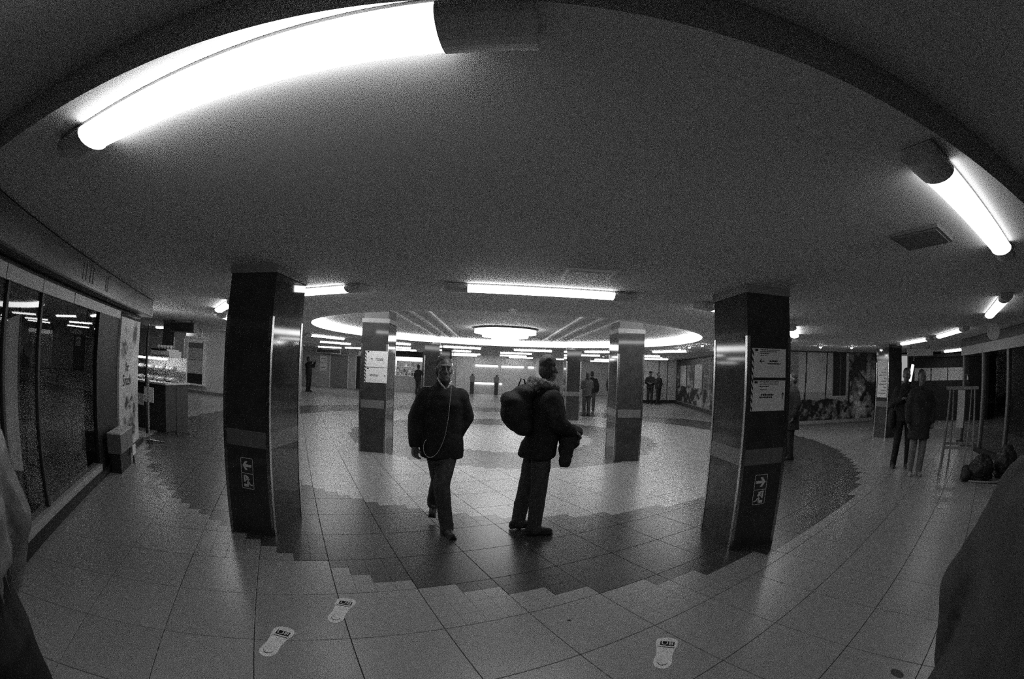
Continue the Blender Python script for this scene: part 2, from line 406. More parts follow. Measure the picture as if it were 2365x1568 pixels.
# ceiling fittings
hx = thing('access_hatch', 'square white ceiling hatch above the lit tube lamp', 'hatch', (.75, 3.72, ZC))
MB().box(-.2, .2, -.2, .2, -.02, 0).build('frame', WHITE, hx); MB().box(-.17, .17, -.17, .17, -.026, -.02).build('cover', MIDL, hx)
hx = thing('access_hatch', 'dim square ceiling hatch near the right overhead lamp', 'hatch', (2.5, 1.62, ZC), .25)
MB().box(-.19, .19, -.19, .19, -.02, 0).build('frame', GREY, hx); MB().box(-.165, .165, -.165, .165, -.026, -.02).build('cover', GREY, hx)
sd = thing('smoke_detector', 'small round smoke detector on the ceiling before the recess', 'detector', (.21, 6.18, ZC))
MB().loft([(-.02, 0, 0, .055, .055), (0, 0, 0, .06, .06)]).build('base', WHITE, sd); MB().loft([(-.06, 0, 0, .022, .022), (-.045, 0, 0, .04, .04), (-.02, 0, 0, .045, .045)]).build('head', WHITE, sd, True)

# ------------------------------------------------------------------ columns
def column(x0, x1, y0, y1, label, top=ZC, guard=2.01, CLAD=CLAD):
    t = thing('column', label, 'column', ((x0+x1)/2, (y0+y1)/2, 0)); w2, d2 = (x1-x0)/2, (y1-y0)/2
    MB().box(-w2, w2, -d2, d2, 0, .83).build('lower_cladding', CLAD, t)
    MB().box(-w2-.002, w2+.002, -d2-.002, d2+.002, .83, .98).build('band', BAND, t)
    MB().box(-w2, w2, -d2, d2, .98, 2.40).build('upper_cladding', CLAD, t)
    MB().box(-w2-.012, w2+.012, -d2-.012, d2+.012, 2.40, ZC).build('capital', CAPIT, t)
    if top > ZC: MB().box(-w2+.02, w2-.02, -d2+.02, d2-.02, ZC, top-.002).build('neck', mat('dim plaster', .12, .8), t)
    for sx in (-1, 1):
        for sy in (-1, 1):
            g = .032; e = .005; mb = MB()
            X = sx*w2; Y = sy*d2
            mb.box(min(X+sx*e, X-sx*g), max(X+sx*e, X-sx*g), min(Y, Y+sy*e), max(Y, Y+sy*e), 0, guard)
            mb.box(min(X, X+sx*e), max(X, X+sx*e), min(Y, Y-sy*g), max(Y, Y-sy*g), 0, guard)
            mb.build('corner_guard', STEEL, t)
    return t
column(-2.485, -1.97, 3.6, 4.27, 'dark clad column at the left front with an exit sign low down')
column(2.225, 2.74, 3.55, 4.22, 'dark clad column at the right front with two notices and an exit sign')
column(-2.485, -1.97, 8.12, 8.79, 'dark clad column at the left middle with two white notices', ZR)
column(2.25, 2.765, 8.12, 8.79, 'dark clad column at the right middle without notices', ZR)
column(-2.41, -1.895, 15.3, 15.97, 'far dark column behind the head of the man with earphones')
column(2.42, 2.93, 15.3, 15.97, 'far dark column behind the man with the backpack')
column(-2.45, -1.93, 20.0, 20.67, 'farthest dark column seen past the left far column')
column(10.2, 10.87, 8.25, 8.76, 'dark clad column at the right with one tall white notice')
column(-9.6, -9.1, 10.25, 10.8, 'grey column behind the snack counter at the left', CLAD=mat('grey column paint', .14, .5))

# exit signs low on the front columns
def exit_sign(x0, x1, z0, z1, y, label, flip):
    t = thing('exit_sign', label, 'sign', ((x0+x1)/2, y-.001, z0)); w = x1-x0; h = z1-z0; c = h/2
    MB().box(-w/2, w/2, -.004, 0, 0, h).build('plate', DARK, t)
    b = .005; mb = MB()
    for a in ((-w/2, w/2, 0, b), (-w/2, w/2, h-b, h), (-w/2, w/2, c-b/2, c+b/2), (-w/2, -w/2+b, 0, h), (w/2-b, w/2, 0, h)): mb.box(a[0], a[1], -.0055, -.004, a[2], a[3])
    mb.build('border', PAPER, t)
    s = w/2*.82; q = c*.5+c
    def poly(nm, polys, z):
        m = MB()
        for p in polys: 
            p = [(flip*x, y_) for x, y_ in p]
            m.add([(x*s, -.006, z+y_*s) for x, y_ in p] + [(x*s, -.004, z+y_*s) for x, y_ in p], [tuple(range(len(p)))] + [(i, (i+1) % len(p), len(p)+(i+1) % len(p), len(p)+i) for i in range(len(p))])
        return m.build(nm, PAPER, t)
    poly('arrow', [[(-.9, -.2), (.25, -.2), (-.15, -.75), (.3, -.75), (.9, 0), (.3, .75), (-.15, .75), (.25, .2), (-.9, .2)]], q)
    hd = [(-.05+.17*math.cos(k*PI/5), .68+.17*math.sin(k*PI/5)) for k in range(10)]
    poly('running_man', [[(.1, .95), (.75, .95), (.75, .8), (.3, .8), (.3, .45), (.1, .45)], [(.45, .8), (.75, .8), (.75, -.2), (.45, -.2)], hd,
        [(-.45, .3), (-.2, .5), (.1, .5), (.4, .15), (.3, .05), (.05, .3), (-.05, .1), (.15, -.2), (.0, -.75), (-.2, -.7), (-.1, -.25), (-.35, -.05), (-.6, -.45), (-.95, -.5), (-.9, -.7), (-.5, -.65), (-.2, -.3), (-.25, .3), (-.4, .15)],
        [(.2, -.5), (.75, -.5), (.75, -.95), (-.2, -.95)]], c*.5)
    return t
exit_sign(-2.295, -2.155, .43, .725, 3.598, 'dark exit sign with arrow pointing left on the left front column', -1)
exit_sign(2.40, 2.55, .44, .735, 3.548, 'dark exit sign with arrow pointing right on the right front column', 1)

# notices
def notice(x0, x1, z0, z1, y, label, lines, arrow=None, icon=True):
    t = thing('notice', label, 'notice', ((x0+x1)/2, y, z0)); w = x1-x0; h = z1-z0
    MB().box(-w/2, w/2, -.004, 0, 0, h).build('sheet', PAPER, t)
    mb = MB(); rnd = random.Random(3)
    for (fx, fz, fw, fh) in lines:       # a print line: broken strokes, as blurred as the photo shows them
        x = fx*w-w/2
        while x < (fx+fw)*w-w/2-.004:
            L = rnd.uniform(.008, .022); e = min(x+L, (fx+fw)*w-w/2); mb.box(x, e, -.0045, -.004, fz*h-fh*h/2, fz*h+fh*h/2); x = e+.004
    if icon: mb.box(-w/2+.015, -w/2+.05, -.0045, -.004, h*.90, h*.97)
    mb.build('print', INK, t)['kind'] = 'stuff'
    if arrow:
        ax, az, dr = arrow; ax = ax*w-w/2; az *= h; m = MB()
        if dr == 'left': m.box(ax-.025, ax+.03, -.0048, -.004, az-.003, az+.003); pts = [[(-.03, 0), (-.008, .02), (0, .02), (-.02, 0), (0, -.02), (-.008, -.02)]]
        else: m.box(ax-.003, ax+.003, -.0048, -.004, az-.03, az+.025); pts = [[(0, .03), (.018, .008), (.018, 0), (0, .02), (-.018, 0), (-.018, .008)]]
        for p in pts: m.add([(ax+x, -.0048, az+z) for x, z in p], [(0, 1, 2, 3), (0, 3, 4, 5)])
        m.build('arrow', INK, t, recalc=False)
    return t
def hatch(x0, x1, z0, z1, y, label):
    t = thing('hazard_strip', label, 'warning strip', ((x0+x1)/2, y, z0)); w = x1-x0; h = z1-z0
    MB().box(-w/2, w/2, -.003, 0, 0, h).build('strip', PAPER, t); mb = MB(); z = 0
    while z < h-.07: mb.add([(-w/2, -.0035, z+.035), (w/2, -.0035, z), (w/2, -.0035, z+.03), (-w/2, -.0035, z+.065)], [(0, 1, 2, 3)]); z += .062
    mb.build('stripes', INK, t, recalc=False)['kind'] = 'stuff'
L1 = [(.2, .95, .62, .022), (.2, .89, .5, .022), (.2, .83, .25, .03), (.2, .76, .2, .018), (.48, .57, .25, .055), (.42, .48, .42, .045), (.2, .02, .2, .01)]
L2 = [(.2, .95, .6, .022), (.2, .88, .55, .02), (.2, .80, .27, .035), (.22, .70, .2, .018), (.25, .53, .4, .055), (.2, .45, .4, .045)]
notice(2.292, 2.68, 1.635, 1.90, 3.546, 'upper white notice with left arrow on the right front column', L1, (.25, .56, 'left'))
notice(2.292, 2.68, 1.33, 1.61, 3.546, 'lower white notice with up arrow on the right front column', L2, (.93, .5, 'up'))
hatch(2.272, 2.29, 1.33, 1.90, 3.546, 'striped warning strip beside the notices on the right front column')
notice(-2.37, -1.97+.01, 1.585, 1.88, 8.116, 'upper white notice on the left middle column', [(.2, .5, .1, .06), (.45, .52, .35, .05), (.5, .43, .3, .04)])
notice(-2.37, -1.96, 1.30, 1.575, 8.116, 'lower white notice on the left middle column', [(.2, .52, .4, .05), (.2, .45, .38, .03), (.88, .5, .05, .12)])
hatch(-2.40, -2.375, 1.30, 1.88, 8.116, 'striped warning strip beside the notices on the left middle column')
t = thing('notice', 'tall narrow white notice on the right-hand column', 'notice', (10.198, 8.5, 1.08)); MB().box(-.006, 0, -.2, .2, 0, .98).build('sheet', PAPER, t)
mb = MB(); [mb.box(-.0075, -.006, -.15, .15-.1*(k % 3), .1+.08*k, .12+.08*k) for k in range(9)]; mb.build('print', GREY, t)['kind'] = 'stuff'

# ------------------------------------------------------------------ footprint decals on the floor
def footprint(px, py, deg, label, s=1.0):
    p = on_z(px, py, 0)
    t = thing('footprint_decal', label, 'floor decal', (p.x, p.y, .0008), math.radians(deg), 'footprint decals on the floor')
    pr = [(0, .5, 0), (.1, .49), (.165, .44), (.195, .36), (.19, .25), (.15, .08), (.135, -.1), (.15, -.25), (.15, -.36), (.11, -.45), (.05, -.49)]
    pts = [(0, .5)] + [(q[0], q[1]) for q in pr[1:]] + [(0, -.5)] + [(-q[0]*.97, q[1]*.985) for q in reversed(pr[1:])]
    L = .36*s; pts = [(x*L*1.02, y*L) for x, y in pts]
    MB().prism(pts, 0, .0012).build('sole', mat('worn white decal', .80, .6, .3, .18, 25), t)
    MB().box(-.115*L, .135*L, .225*L, .36*L, .0012, .0018).build('letter_plate', INK, t)
    me = text_mesh('U8', .15*L); me.materials.append(PAPER); o = link('lettering', me, None, t); o.location = (.01*L, .293*L, .0022); o.scale = (1.25, 1, 1)
    mb = MB(); mb.box(-.13*L, .15*L, .165*L, .182*L, .0012, .0017); mb.build('text_line', INK, t)
    mb = MB(); P = [(.09*L*math.sin(a), -.28*L-.12*L*math.cos(a)) for a in [math.radians(-75+150*i/10) for i in range(11)]]
    for i in range(10): (x0, y0), (x1, y1) = P[i], P[i+1]; mb.add([(x0, y0, .0018), (x1, y1, .0018), (x1, y1+.018*L, .0018), (x0, y0+.018*L, .0018)], [(0, 1, 2, 3)])
    mb.build('heel_text', INK, t, recalc=False)
footprint(637, 1481, 0, 'white footprint decal on the floor, leftmost and nearest of the left pair')
footprint(787, 1409, 0, 'white footprint decal on the floor, upper of the left pair')
footprint(1535, 1507, -26, 'white footprint decal on the floor standing alone at the right')
t = on_z(1315, 1432, 0); o = MB().loft([(0, 0, 0, .016, .012), (.003, 0, 0, .008, .006)], 9).build('gum_spot', DARK); o.location = (t.x, t.y, 0.0005); tag(o, 'small dark gum spot on the pale floor tiles', 'stain')
t = on_z(2072, 1555, 0); o = MB().loft([(0, 0, 0, .035, .06), (.003, 0, 0, .02, .04)], 12).build('floor_stain', DARK); o.location = (t.x, t.y, 0.0005); tag(o, 'dark round stain on the floor at the bottom right', 'stain')

# ------------------------------------------------------------------ value noise for printed pictures
_rp = random.Random(5); _perm = [_rp.random() for _ in range(4096)]
def vn(x, y):
    xi, yi = math.floor(x), math.floor(y); fx, fy = x-xi, y-yi; fx = fx*fx*(3-2*fx); fy = fy*fy*(3-2*fy)
    h = lambda a, b: _perm[(a*131+b*977) & 4095]
    return (h(xi, yi)*(1-fx)+h(xi+1, yi)*fx)*(1-fy)+(h(xi, yi+1)*(1-fx)+h(xi+1, yi+1)*fx)*fy
def fbm(x, y): return min(1, max(0, (.5*vn(x, y)+.28*vn(2.1*x+7, 2.1*y+3)+.22*vn(4.7*x+1, 4.7*y+9)-.5)*2.0+.5))
def picture(name, m, parent, W, H, nx, nz, fn, y=0.0):   # flat print in local x (0..W), z (0..H), facing -y
    vs = [(W*i/nx, y, H*j/nz) for j in range(nz+1) for i in range(nx+1)]
    fs = [(j*(nx+1)+i, j*(nx+1)+i+1, (j+1)*(nx+1)+i+1, (j+1)*(nx+1)+i) for j in range(nz) for i in range(nx)]
    me = bpy.data.meshes.new(name); me.from_pydata(vs, [], fs); ca = me.color_attributes.new('print', 'FLOAT_COLOR', 'POINT')
    buf = []
    for j in range(nz+1):
        for i in range(nx+1): c = max(0.004, fn(i/nx, j/nz)); buf += [c, c, c, 1]
    ca.data.foreach_set('color', buf); me.materials.append(m); return link(name, me, None, parent)
PRINT = print_mat('printed picture')
def frame_at(name, label, cat, p, ang, **k): return thing(name, label, cat, p, ang, **k)

# ------------------------------------------------------------------ walls
struct('wall_rear', MB().box(-26, 28, -9.2, -9, 0, ZR), DARK)
struct('wall_left', MB().box(-26.2, -26, -9, 46, 0, ZC), MIDL)
struct('wall_right', MB().box(28, 28.2, -9, 46, 0, ZC), DARK)
struct('wall_far', MB().box(-26, 28, 33.4, 33.6, 0, ZC), MIDL)
struct('wall_window_side', MB().box(-20, -9.7, 15.2, 15.4, 0, ZC), MIDL, label='pale wall with a lit window')
struct('wall_passage_left', MB().box(-9.9, -9.7, 15.4, 21.3, 0, ZC), MIDL)
struct('wall_doors', MB().box(-14, -6.3, 27.8, 28.0, 0, ZC), mat('dull grey wall', .42, .5, .4, .1, 2), label='grey wall with doors at the far left')
struct('wall_kiosk_side', MB().box(-4.25, -4.05, 26.3, 33.4, 0, ZC), GREY)
struct('wall_end', MB().box(-4.0, 3.4, 31.0, 31.2, 0, ZC), mat('satin metal shutter', .62, .35, .5, .08, 4, metal=.4), label='pale shutter wall at the end of the hall')
struct('wall_end_pier', MB().box(-2.6, -1.45, 30.6, 31.0, 0, ZC), WHITE, label='white pier left of the end shutter')
struct('wall_end_pier_right', MB().box(2.75, 3.4, 30.2, 31.0, 0, ZC), WHITE)
struct('wall_police_side', MB().box(7.9, 12.5, 25.0, 25.2, 0, ZC), WHITE, label='pale panelled wall behind the two officers')
struct('baseboard_1', MB().box(-20, -9.7, 15.18, 15.2, 0, .12), GREY)
struct('baseboard_2', MB().box(7.9, 12.5, 24.97, 25.0, 0, .15), DARK)
for i, x in enumerate((8.35, 9.45, 10.0, 11.1)):
    struct('trim_%d' % (i+8), MB().box(x-.02, x+.02, 24.97, 25.0, .15, ZC), GREY, label='thin vertical joint strip on the pale wall, %s from the left' % words(i))
# light strips on the end wall
for i, (a, b, z) in enumerate(((1098, 1150, 1.86), (1158, 1209, 1.86), (1220, 1233, 1.86), (1098, 1142, .66), (1155, 1160, .66))):
    x0, x1 = on_y(a, 850, 30.98).x, on_y(b, 850, 30.98).x
    t = thing('strip_light', '%s light strip on the end shutter, %s' % (('upper', 'upper', 'upper', 'lower', 'lower')[i], ('leftmost', 'middle', 'rightmost', 'long one', 'short one')[i]), 'light', ((x0+x1)/2, 30.97, z), 0, 'strip lights on the end wall')
    MB().box(-(x1-x0)/2, (x1-x0)/2, -.05, .03, -.06, .06).build('diffuser', emis('strip light', 2.5), t); MB().box(-(x1-x0)/2-.05, (x1-x0)/2+.05, -.01, .03, .06, .09).build('bracket', GREY, t)
for i, px in enumerate((1091, 1147)):
    p = on_y(px, 870, 29.4)
    t = thing('ticket_validator', '%s dark ticket validator post before the end shutter' % ('left', 'right')[i], 'machine', (p.x, 29.4, 0))
    MB().box(-.12, .12, -.12, .12, 0, .78).build('post', DARK, t); MB().box(-.16, .16, -.13, .12, .78, 1.15).build('head', GREY, t); MB().loft([(1.15, 0, 0, .08, .08), (1.3, 0, 0, .05, .05)], 10).build('beacon', DARK, t)

# window in the left pale wall
wx0, wx1, wz0, wz1 = -12.75, -11.65, .38, 2.2
win = tag(bpy.data.objects.new('window_1', None), 'lit white-framed window in the pale wall at the left'); COL.objects.link(win); win['kind'] = 'structure'; win.location = (wx0, 15.2, wz0)
W_, H_ = wx1-wx0, wz1-wz0
for a in ((-.12, .0, 0, H_), (W_, W_+.12, 0, H_), (-.12, W_+.12, H_, H_+.1), (.14, .2, 0, H_)): MB().box(a[0], a[1], -.06, -.001, a[2], a[3]).build('frame_bar', WHITE, win)
MB().box(-.2, W_+.2, -.14, -.001, -.06, 0).build('window_sill', WHITE, win)
MB().box(0, W_, -.03, -.001, H_*.52, H_*.52+.03).build('glazing_bar', GREY, win)
for a, b, v in ((.0, .22, .03), (.22, .55, .45), (.55, .78, .35), (.78, .9, .14), (.9, 1.0, .75)): MB().box(.2, W_, -.012, -.001, H_*a, H_*b).build('pane', mat('pane %.2f' % v, v, .3), win)
# doors in the far left wall
def door(n, x0, x1, z1, m, label, fm=MIDL):
    d = bpy.data.objects.new('door_%d' % n, None); COL.objects.link(d); d['kind'] = 'structure'; d['label'] = label; d.location = (x0, 27.8, 0); w = x1-x0
    MB().box(0, w, -.05, 0, .03, z1).build('leaf', m, d)
    for a in ((-.09, 0, 0, z1+.09), (w, w+.09, 0, z1+.09), (0, w, z1, z1+.09)): MB().box(a[0], a[1], -.08, 0, a[2], a[3]).build('frame_bar', fm, d)
    MB().box(w-.2, w-.08, -.1, -.05, 1.0, 1.04).build('door_handle', STEEL, d); return d
door(1, -10.55, -9.35, 2.05, mat('grey door', .2, .4), 'grey door in the far left wall')
d = door(2, -8.75, -7.85, 2.05, BLACK, 'black door with notices in the far left wall')
MB().box(.35, .75, -.06, -.05, 1.4, 1.95).build('notice_sheet', PAPER, d); MB().box(.35, .75, -.06, -.05, .85, 1.35).build('notice_sheet', DARK, d)
for i, (z0, z1) in enumerate(((1.0, 1.5), (1.55, 2.0))):
    t = thing('wall_notice', '%s white notice beside the grey far door' % ('lower', 'upper')[i], 'notice', (-11.1, 27.79, z0)); MB().box(-.25, .25, -.01, 0, 0, z1-z0).build('sheet', PAPER, t); MB().box(-.15, .15, -.012, -.01, .2, .25).build('print', GREY, t)
def sign_box(name, label, p, ang, w, h, d, face, body):
    t = thing(name, label, 'sign', p, ang); MB().box(-w/2, w/2, 0, d, 0, h).build('box', body, t)
    MB().box(-w/2+.03, w/2-.03, -.006, 0, .03, h-.03).build('face', face, t)
    for s in (-1, 1): MB().box(s*w*.35-.015, s*w*.35+.015, d/2-.015, d/2+.015, h, max(h, ZC-p[2]-.002)).build('hanger', DARK, t)
    return t
sign_box('hanging_sign', 'long dark sign box over the far left doors', (-10.4, 26.8, 2.12), 0, 1.7, .26, .12, DARK, MIDL)
sign_box('hanging_sign', 'white sign box over the black far door', (-7.9, 26.8, 2.1), 0, .9, .26, .12, WHITE, MIDL)
sign_box('hanging_sign', 'dark hanging sign box behind the snack counter', (-8.6, 10.0, 2.15), 0, 1.0, .28, .14, DARK, GREY)
sign_box('hanging_sign', 'white hanging sign beside the left front column', (-11.0, 13.6, 2.2), 0, .8, .22, .1, WHITE, WHITE)
# bright kiosk seen past the left middle column
t = thing('newspaper_kiosk', 'bright kiosk with goods seen past the left middle column', 'kiosk', (-5.25, 27.4, 0))
MB().box(-.95, .95, .9, 1.0, 0, ZC).build('back_wall', WHITE, t); MB().box(-1.0, -.93, 0, 1.0, 0, ZC).build('side_wall', MIDL, t); MB().box(.93, 1.0, 0, 1.0, 0, ZC).build('side_wall', MIDL, t)
MB().box(-.93, .93, 0, .5, 0, 1.0).build('counter', MIDL, t); MB().box(-1.0, 1.0, -.1, .2, 2.15, ZC).build('header', BLACK, t); MB().box(-.9, .9, .5, .7, 2.3, 2.38).build('light_bar', emis('kiosk light', 22), t)
for z in (1.2, 1.55, 1.9): MB().box(-.93, .93, .7, .9, z, z+.02).build('shelf', MIDL, t)
rnd = random.Random(11)
for i in range(14):
    x = -.85+.13*i; z = (1.22, 1.57, 1.02)[i % 3]; h = rnd.uniform(.12, .25); v = rnd.choice((.03, .1, .5, .7))
    o = MB().box(-.045, .045, -.045, .045, 0, h*.8).loft([(h*.8, 0, 0, .04, .04), (h, 0, 0, .02, .02)], 8).build('goods_box', mat('goods %.2f' % v, v, .5)); o.location = (-5.25+x, 27.4+(.78 if i % 3 < 2 else .2), z)
    tag(o, '%s small packet in the bright far kiosk, %s from the left' % ({.03: 'black', .1: 'dark grey', .5: 'grey', .7: 'white'}[v], words(i)), 'goods', 'goods in the kiosk')

# ------------------------------------------------------------------ mural walls at the right (large garden photograph)
def garden(u, v):
    n = fbm(u*6, v*4)
    if v < .05: return .34
    bush = .30+.10*vn(u*9, 3)
    if u > .62:                                  # rocks and tree
        r = fbm(u*11+4, v*6); a = .015+.75*max(0, r-.42)*(.7+.6*fbm(u*30, v*16))
        if .64 < u < .80 and .22 < v < .60: a += 1.1*max(0, fbm(u*22, v*12)-.5)
        if v < .2 and u > .74: a += .45*max(0, fbm(u*26, v*16)-.25)
        if abs(v-.86+(u-.66)*1.3) < .02: a = .01
        return min(.8, a)
    if v < bush: return .012+.55*max(0, fbm(u*22, v*12)-.48)*(.5+fbm(u*40, v*20))
    for x in (.085, .33):
        if abs(u-x-(.02*(v-.5))) < .007: return .01
    if .40 < u < .60 and v > .36:
        if abs(u-.405) < .009 or abs(u-.595) < .009 or v < .385: return .45
        if abs(u-.51) < .005: return .12
        return .014+.01*n
    return (.42+.16*n)*(.7 if v < .45 else 1)
mur = thing('garden_mural', 'large garden photograph mural facing the hall at the right', 'mural', (8.2, 12.45, .06), math.radians(-8))
picture('print', PRINT, mur, 5.35, 2.38, 260, 120, lambda u, v: garden((u-.3)/.7, v) if u > .3 else .2+.1*fbm(u*20, v*8), -.062)
MB().box(0, 5.35, -.06, 0, 0, 2.38).build('backing_board', DARK, mur); MB().box(0, 5.35, -.09, 0, -.06, 0).build('skirting', GREY, mur); MB().box(0, 5.35, -.075, 0, 2.38, 2.41).build('top_rail', DARK, mur)
def pavilion(u, v):
    n = fbm(u*7, v*5)
    if v < .06: return .22
    if v < .38+.05*vn(u*8, 1): return .02+.8*max(0, fbm(u*22, v*9)-.45)
    q = (u*7.5) % 1
    if q < .10: return .02
    if .28 < q < .40 and u < .45: return .02+.6*(q > .34)
    if v > .88: return .06
    return (.08+.35*max(0, fbm(u*18, v*8)-.3)) if int(u*7.5) % 2 else (.42+.2*n)
ang = math.atan2(12.4, 2.3)
mur2 = thing('garden_mural', 'receding pavilion photograph mural left of the right front column', 'mural', (8.2, 12.45, .06), ang)
Lm = 12.0
picture('print', PRINT, mur2, Lm, 2.36, 240, 90, pavilion, .062)
MB().box(0, Lm, 0, .06, 0, 2.36).build('backing_board', DARK, mur2); MB().box(0, Lm, 0, .12, -.06, .1).build('skirting', DARK, mur2)
struct('wall_mural_core', MB().prism([(8.35, 12.55), (13.4, 11.85), (16, 14), (12.5, 24.9), (10.55, 24.9)], 0, ZC), DARK)
# downlights before the murals
for i, (px, py) in enumerate(((1895, 800), (1967, 802), (2027, 800), (2062, 802), (1463, 815), (1490, 812), (1513, 809), (1545, 806), (1570, 805), (1592, 801), (1622, 797))):
    p = on_z(px, py, ZC-.02)
    if i in (4, 5, 6, 7): p = Vector((5.2+.9*(i-4), 21.5-.3*(i-4), ZC-.02))
    t = thing('downlight', 'small round downlight before the murals, %s of the row' % words(i), 'downlight', (p.x, p.y, ZC), 0, 'downlights before the murals')
    MB().loft([(-.035, 0, 0, .05, .05), (0, 0, 0, .07, .07)], 14).build('trim_ring', MIDL, t); MB().loft([(-.06, 0, 0, .025, .025), (-.036, 0, 0, .04, .04)], 12).build('bulb', SPOTM, t)

# ------------------------------------------------------------------ left shop front on a slanted line
SP = Vector((-3.47, 1.48, 0)); SA = math.atan2(.851, -.525)      # local +x runs along the front, local -y... faces the hall
shop = thing('storefront', 'glass shop front along the left side with pale sill and header', 'shop front', SP, SA)
T0_, T1_ = -3.2, 5.25                                             # local y>0 is the shop inside (left of travel)
MB().box(T0_, T1_, -.09, .12, 0, .085).build('plinth', BLACK, shop)
MB().box(T0_, 2.72, -.05, .10, .085, .165).build('sill', mat('pale sill', .42, .5, .4, .1, 5), shop)
MB().box(T0_, 3.74, -.03, .06, 2.03, 2.14).build('header', mat('pale header', .6, .45, .4, .05, 4), shop)
MB().box(T0_, T1_, .0, .12, 2.14, 2.20).build('gap_rail', BLACK, shop)
for a, b in ((T0_, .10), (.16, .84), (.90, 2.70)): MB().box(a, b, .01, .022, .165, 2.03).build('glass_pane', GLASS, shop)
for x in (.13, .87): MB().box(x-.022, x+.022, -.01, .05, .165, 2.03).build('mullion', DARK, shop)
for x in (.02, .8, 1.7): MB().box(x-.004, x+.004, -.033, -.03, 2.03, 2.14).build('header_joint', DARK, shop)
MB().box(2.72, 3.74, -.02, .2, .085, 2.05).build('pillar', BLACK, shop)
MB().box(T0_, 5.3, .12, .18, 2.2, ZC).build('upper_wall', DARK, shop)
sg = MB().box(-3.2, 5.3, -.22, .10, 2.20, 2.465).build('sign_box', mat('sign face', .17, .3, .5, .25, 2), shop); MB().box(-3.2, 5.3, -.235, .1, 2.18, 2.2).build('bottom_rail', BLACK, sg)
MB().box(5.3, 5.42, -.2, .08, 2.2, 2.46).build('end_cap', WHITE, sg)
mb = MB()
for x in (1.42, 1.52, 1.66, 1.76, 2.28, 2.36): mb.box(x, x+.035, -.226, -.22, 2.25, 2.42)
mb.build('lettering', GREY, sg)['kind'] = 'stuff'
# shop inside
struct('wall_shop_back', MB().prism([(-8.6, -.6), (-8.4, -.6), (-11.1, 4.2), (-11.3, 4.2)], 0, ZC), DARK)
def in_shop(x, d, z=0): v = Matrix.Rotation(SA, 4, 'Z') @ Vector((x, d, 0)); return Vector((SP.x+v.x, SP.y+v.y, z))
ban = thing('window_banner', 'pale curved banner standing behind the shop window', 'banner', in_shop(0, .35), SA)
cv = [(.98, .42), (.70, .50), (.50, .68), (.28, .99), (.20, 1.25), (.30, 1.45), (.42, 1.62), (.60, 1.75), (.98, 1.84)]
MB().add([(x, 0, z) for x, z in cv]+[(x, .02, z) for x, z in cv], [tuple(range(9)), tuple(range(17, 8, -1))]+[(i, (i+1) % 9, 9+(i+1) % 9, 9+i) for i in range(9)]).build('panel', mat('banner cloth', .70, .7, .3, .1, 3), ban)
MB().box(.98, 1.01, -.01, .03, 0, 1.95).build('pole', DARK, ban); MB().box(.75, 1.25, -.15, .2, 0, .02).build('base', DARK, ban)
rk = thing('clothes_rack', 'clothes rail with hanging garments inside the dark shop', 'rack', in_shop(1.9, 1.3), SA)
for x in (-.8, .8): MB().tube([(x, 0, 0), (x, 0, 1.5)], .015).build('post', STEEL, rk); MB().box(x-.02, x+.02, -.25, .25, 0, .03).build('foot', STEEL, rk)
MB().tube([(-.8, 0, 1.5), (.8, 0, 1.5)], .013).build('rail', STEEL, rk)
for i in range(12):
    v = (.03, .07, .12, .2)[i % 4]; x = -.72+.13*i
    g = thing('hanging_garment', 'folded garment on the shop rail, %s from the left' % words(i), 'garment', in_shop(1.9+x, 1.3, .6), SA, 'garments on the rail')
    MB().loft([(0, 0, 0, .035, .2), (.55, 0, 0, .03, .2), (.78, 0, 0, .025, .17), (.84, 0, 0, .01, .05)], 12).build('cloth', mat('cloth %.2f' % v, v, .85), g, True); MB().tube([(0, 0, .83), (0, 0, .91)], .004, 6).build('hook', STEEL, g)
for i, (x, d, z, w, h, v, lb) in enumerate(((3.2, -.16, 0, .5, .0, .0, ''),)): pass
cb = thing('display_box', 'grey display box standing before the black shop pillar', 'box', in_shop(3.25, -.20), SA); MB().box(-.35, .35, -.12, .1, .27, .52).build('body', GREY, cb); MB().box(-.35, .35, -.12, .1, .52, .535).build('lid', MIDL, cb)
MB().box(-.3, .3, -.08, .08, 0, .27).build('foot', BLACK, cb)
cb = thing('price_card', 'small pale card on the shop pillar below the grey box', 'card', in_shop(3.62, -.33), SA); MB().box(-.1, .1, 0, .008, .13, .27).build('card', PAPER, cb); MB().box(-.02, .02, .008, .03, 0, .2).build('stand', DARK, cb)
# snack poster panel
def snack(u, v):
    c = .55+.14*fbm(u*4, v*8)
    for (a, b, ra, rb) in ((.36, .80, .34, .13), (.5, .30, .40, .17), (.58, .14, .3, .08), (.72, .9, .12, .1)):
        q = ((u-a)/ra)**2+((v-b)/rb)**2
        if q < 1.2: c = min(c, .55-.6*max(0, fbm(u*7+a*9, v*14)-.38)*(1.3-q)*2)
    return max(.03, c)
pp = thing('snack_poster', 'tall pale snack poster panel at the end of the shop front', 'poster', in_shop(3.76, -.03, .09), SA)
picture('print', PRINT, pp, 1.3, 1.98, 60, 110, snack, -.022); MB().box(0, 1.3, -.02, .1, 0, 1.98).build('panel', WHITE, pp)
for tx, z, s in (('Ihr', 1.24, .2), ('Snack', 1.04, .24)):
    me = text_mesh(tx, s); me.materials.append(INK); o = link('lettering', me, None, pp); o.rotation_euler = (PI/2, 0, 0); o.location = (.5, -.024, z)
fl = thing('furled_flag', 'narrow dark furled flag at the edge of the snack poster', 'flag', in_shop(5.5, -.12), SA)
